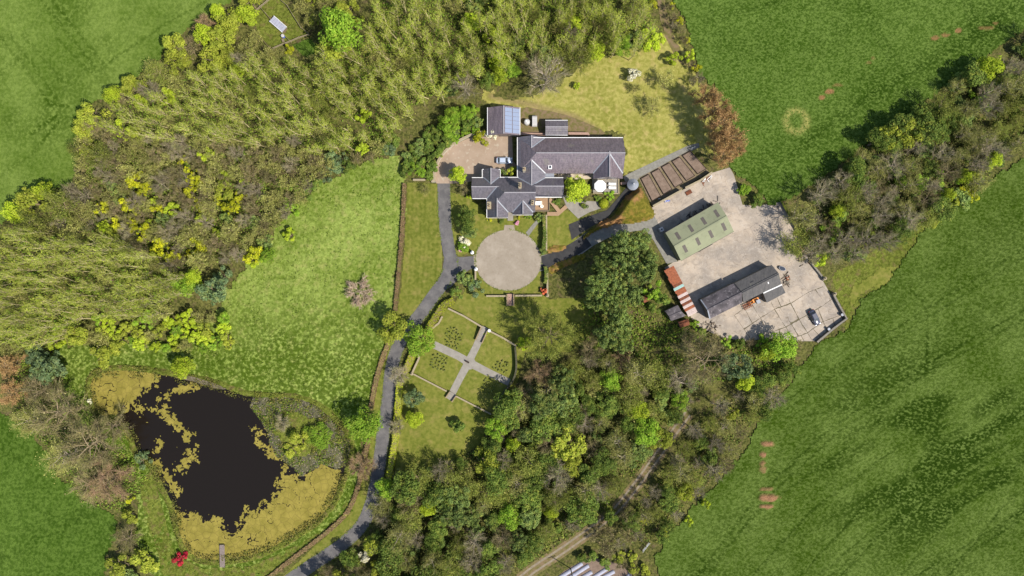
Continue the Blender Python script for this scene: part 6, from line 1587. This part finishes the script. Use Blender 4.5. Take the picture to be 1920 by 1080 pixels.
for (k, x, y, r, l, hk) in [('bare_brown', 1320, 672, 50, 'large dark bare tree at the bottom of the yard', 1), ('bare_brown', 1290, 650, 30, 'smaller bare tree beside the sheet roofed shed', 1), ('blue', 1378, 685, 28, 'grey green tree right of the large dark bare tree', 1), ('lime', 1395, 715, 22, 'lime tree below the grey green tree', .9), ('green', 1462, 648, 26, 'bright green tree at the bottom edge of the yard', .9), ('lime', 1440, 660, 18, 'lime tree beside the bright green yard edge tree', .8), ('greenbush', 1225, 545, 18, 'green bush behind the rusty sheet roof', 1), ('midbush', 1240, 560, 16, 'mid green bush behind the rusty sheet roof', 1), ('midbush', 1225, 575, 14, 'low bush by the half buried hut', .8), ('bare_pink', 1170, 675, 22, 'pinkish twiggy tree below the evergreens', .8), ('bare_brown', 1105, 655, 26, 'brown twiggy tree left of the lower evergreens', .9), ('greenbush', 1395, 355, 14, 'green bush at the top corner of the yard', .8), ('midbush', 1420, 375, 16, 'mid green bush above the yard wall', .7)]:
    plant(k, x, y, r, l, LBL[k][1], None, hk)
for i, (x, y, r) in enumerate([(1318, 622, 10), (1340, 634, 12), (1362, 640, 11), (1385, 645, 13), (1408, 644, 10), (1428, 641, 12), (1484, 646, 10), (1500, 645, 9), (1303, 610, 9)]):
    plant(('midbush', 'scrub_brown', 'greenbush')[i % 3], x, y, r, LBL[('midbush', 'scrub_brown', 'greenbush')[i % 3]][0] + ' along the bottom edge of the farmyard', ('bush', 'shrub', 'bush')[i % 3], LBL[('midbush', 'scrub_brown', 'greenbush')[i % 3]][0] + 's along the yard bottom edge', .7)
# mixed wood on the south and south-east
trk = [W2(*p) for p in TRACK]
def near_track(x, y):
    if y < 835: return False
    wx, wy = W2(x, y); return line_dist(np.array([wx]), np.array([wy]), trk)[0] < 4.4
R4a = [(712, 905), (745, 885), (830, 872), (900, 840), (930, 795), (960, 745), (990, 725), (1030, 730), (1080, 690), (1100, 660), (1180, 690), (1210, 700), (1270, 700), (1300, 720), (1280, 790), (1240, 830), (1200, 880), (1150, 940), (1100, 985), (1040, 1030), (980, 1072), (950, 1110), (720, 1110), (712, 1060), (705, 1000), (712, 950)]
stand(R4a, 29, [('olive', 18), ('bare_olive', 14), ('mid', 16), ('deep', 42), ('lime', 7), ('gold', 5), ('bare_brown', 12), ('bare_grey', 10), ('dark', 14), ('green', 6)], 'in the mixed wood below the walled garden', (.75, 1.75), 14, .9, near_track)
stand(R4a, 30, [('midbush', 40), ('darkbush', 40), ('scrub_olive', 30), ('scrub_purple', 15)], 'under the mixed wood below the walled garden', (.7, 1.1), 15, .9, near_track)
R4b = [(1300, 795), (1330, 760), (1420, 720), (1490, 668), (1495, 690), (1450, 745), (1405, 805), (1345, 890), (1285, 950), (1235, 1015), (1185, 1020), (1170, 985), (1215, 915), (1265, 850)]
stand(R4b, 25, [('bare_grey', 18), ('bare_brown', 10), ('olive', 22), ('bare_olive', 18), ('mid', 16), ('deep', 16), ('gold', 5), ('goldbush', 6)], 'in the strip between farm track and crop field', (.75, 1.4), 16, .9, near_track)
stand([(1090, 1045), (1150, 1030), (1190, 1040), (1215, 1070), (1225, 1110), (1190, 1110), (1185, 1075), (1150, 1058)], 18, [('midbush', 40), ('scrub_brown', 30), ('goldbush', 20)], 'round the plastic covered rows', (.8, 1.1), 24, .7)
stand([(1130, 975), (1170, 955), (1185, 1000), (1160, 1025), (1110, 1020)], 22, [('scrub_brown', 40), ('midbush', 30), ('scrub_purple', 20)], 'beside the farm track junction', (.8, 1.2), 25)
for i, (x, y) in enumerate([(1322, 943), (1300, 925), (1280, 930), (1345, 888), (1355, 870), (1244, 1000), (1290, 975), (1210, 975)]):
    plant('gorse' if i % 2 else 'limebush', x, y, 9, 'small yellow green bush on the field edge of the track strip', 'bush', 'yellow bushes on the track strip edge')
stand([(590, 1090), (620, 1062), (660, 1040), (700, 1020), (712, 1060), (720, 1110), (600, 1110)], 24, [('bare_brown', 30), ('mid', 30), ('whitebush', 20), ('gold', 20)], 'beside the bend of the drive', (.9, 1.2), 17)
# north-east belt
R5 = [(1486, 470), (1490, 410), (1530, 372), (1600, 305), (1655, 255), (1690, 225), (1730, 205), (1800, 150), (1880, 112), (1960, 70), (1960, 260), (1890, 285), (1845, 340), (1790, 380), (1700, 440), (1640, 465), (1560, 485)]
stand(R5, 28, [('bare_grey', 30), ('bare_brown', 12), ('bare_olive', 28), ('olive', 18), ('mid', 12), ('deep', 12), ('lime', 4)], 'in the tree belt between the two crop fields', (.8, 1.6), 18, .85)
stand(R5, 34, [('midbush', 60), ('darkbush', 30), ('greenbush', 30)], 'under the tree belt between the crop fields', (.6, 1.1), 19, .9)
for (k, x, y, r) in [('gold', 1700, 250, 26), ('gold', 1665, 258, 22), ('gorse', 1722, 250, 14), ('limebush', 1655, 315, 14), ('lime', 1858, 300, 18), ('goldbush', 1825, 340, 20), ('gorse', 1815, 365, 15), ('goldbush', 1790, 372, 16), ('gorse', 1735, 390, 9), ('goldbush', 1752, 410, 13), ('gorse', 1672, 450, 9), ('limebush', 1590, 455, 14), ('limebush', 1535, 485, 14), ('goldbush', 1605, 480, 10), ('limebush', 1635, 445, 10), ('greenbush', 1840, 180, 18)]:
    plant(k, x, y, r, LBL[k][0] + ' on the edge of the tree belt', LBL[k][1], LBL[k][0] + 's edging the tree belt')
# south-west corner by the pond
for (k, x, y, r, hk) in [('bare_brown', 110, 775, 52, .8), ('bare_brown', 170, 830, 55, .8), ('bare_pink', 205, 900, 46, .7), ('bare_brown', 75, 735, 36, .8), ('bare_brown', 210, 800, 34, .7), ('bare_olive', 130, 850, 38, .7), ('bare_brown', 165, 905, 36, .7), ('bare_olive', 60, 790, 32, .7)]:
    plant(k, x, y, r, LBL[k][0] + ' among the willows left of the pond', 'tree', LBL[k][0] + 's left of the pond', hk)
for (k, x, y, r, l, hk) in [('blue', 92, 690, 30, 'blue-green conifer above the bare willows', .8), ('blue', 70, 665, 20, 'smaller blue-green conifer behind its neighbour', .8), ('copper', 15, 685, 26, 'copper tree at the lower end of the poplar stand', .7), ('copper', 25, 738, 26, 'copper tree beside the bare willows', .7), ('bluebush', 268, 862, 15, 'grey green bush on the pond bank by the willows', .9), ('gorse', 243, 936, 8, 'yellow gorse below the willows', .8), ('goldbush', 243, 965, 14, 'golden bush below the willows', .9), ('bare_brown', 235, 1010, 28, 'bare tree above the golden bank bush', .6), ('goldbush', 225, 1055, 26, 'broad golden bush near the crimson bush', .9), ('goldbush', 270, 1045, 24, 'golden bush between broad golden bush and crimson bush', .9), ('whitebush', 168, 752, 6, 'small white flowering plant at the pond corner', .6), ('darkbush', 245, 1075, 20, 'dark bush at the foot of the golden bushes', .7)]:
    plant(k, x, y, r, l, LBL[k][1], None, hk)
# walled garden planting
for P, seed, lab in (([(838, 618), (850, 610), (868, 628), (858, 656), (835, 645)], 21, 'upper left plot'), ([(812, 662), (840, 672), (835, 695), (808, 690)], 22, 'plot with dark clumps'), ([(915, 700), (935, 715), (922, 740), (895, 735)], 23, 'plot of grey plants'), ([(935, 675), (955, 680), (950, 700), (925, 690)], 26, 'shaded plot')):
    for (x, y) in poisson(P, 5.2, 3000, seed):
        plant('rosebush', x, y, 2.5, 'low grey green plant in the %s of the walled garden' % lab, 'plant', 'plants in the ' + lab)

# ---------------------------------------------------------------- ground cover that nobody could count
def scatter(name, polys, n, size, zr, mat, up=.6, keep=None):
    out = []; tot = 0
    areas = []
    for P in polys:
        xs = [p[0] for p in P]; ys = [p[1] for p in P]; areas.append((max(xs) - min(xs)) * (max(ys) - min(ys)))
    for P, a in zip(polys, areas):
        k = int(n * a / sum(areas)); xs = [p[0] for p in P]; ys = [p[1] for p in P]
        x = rng.uniform(min(xs), max(xs), k); y = rng.uniform(min(ys), max(ys), k)
        m = inside(P, x, y); x = x[m]; y = y[m]
        wx = (x - 960) / PXM; wy = (540 - y) / PXM
        cl = fbm(wx, wy, 2.2, 5); m = cl > rng.uniform(.25, .62, len(wx))
        if keep is not None: m &= keep(wx, wy)
        wx, wy, cl = wx[m], wy[m], cl[m]
        out.append(np.stack([wx, wy, rng.uniform(zr[0], zr[1], len(wx)) * (.4 + cl)], 1))
    p = np.concatenate(out); nm = rng.normal(0, .6, p.shape); nm[:, 2] += up
    V, F = quads(p, nm, rng.uniform(.6, 1.4, len(p)) * size)
    o = link(name, np_mesh(name, V, F, LM[mat])); o['kind'] = 'stuff'; return o
def grow(P, k):
    cx = sum(p[0] for p in P) / len(P); cy = sum(p[1] for p in P) / len(P); return [(cx + (p[0] - cx) * k, cy + (p[1] - cy) * k) for p in P]
off_track = lambda x, y: line_dist(x, y, trk) > 1.7
woods = [R1, R2, R3, R4a, R4b, R5, [(1090, 560), (1210, 560), (1250, 590), (1330, 640), (1490, 650), (1490, 700), (1300, 720), (1090, 700)], [(20, 680), (110, 660), (150, 750), (240, 800), (280, 900), (230, 960), (150, 940), (90, 840), (30, 780)]]
scatter('ivy_undergrowth', [R4a, R4b, R5], 90000, .42, (.05, .7), 'ivy', keep=off_track)
scatter('undergrowth', [R1, R2, R3, woods[-2], woods[-1]], 120000, .42, (.05, .7), 'under', keep=off_track)
scatter('bramble_litter', woods, 60000, .38, (.03, .5), 'bramble', keep=off_track)
scatter('meadow_tussocks', [P_MEAD], 26000, .36, (.12, .5), 'tuft', .9, lambda x, y: ~inside(pond_w, x, y))
ring_o = offset_line(pond_w, 2.6)
def near_pond(x, y): 
    d = line_dist(x, y, pond_w + [pond_w[0]]); return d < 1.4
scatter('pond_reeds', [[(150, 680), (670, 680), (670, 1065), (150, 1065)]], 90000, .3, (.45, 1.1), 'reed', .3, near_pond)
scatter('marsh_plants', [marsh_P], 9000, .3, (.4, 1.0), 'reed', .4)
scatter('marsh_herbs', [marsh_P], 9000, .32, (.4, 1.0), 'under', .6)

def near_edges(x, y):
    d = np.abs(np.hypot((x - W2(953, 0)[0]) / (62 / PXM), (y - W2(0, 488)[1]) / (57 / PXM)) - 1.0) * 8.5
    d2 = np.abs(line_dist(x, y, wpoly(smooth_poly(DRIVE, 5, False))) - 1.75)
    return (d < .28) | (d2 < .3)
scatter('edge_weeds', [[(540, 345), (900, 345), (900, 1080), (540, 1080)], [(880, 420), (1020, 420), (1020, 555), (880, 555)]], 130000, .22, (.05, .16), 'tuft', .9, near_edges)
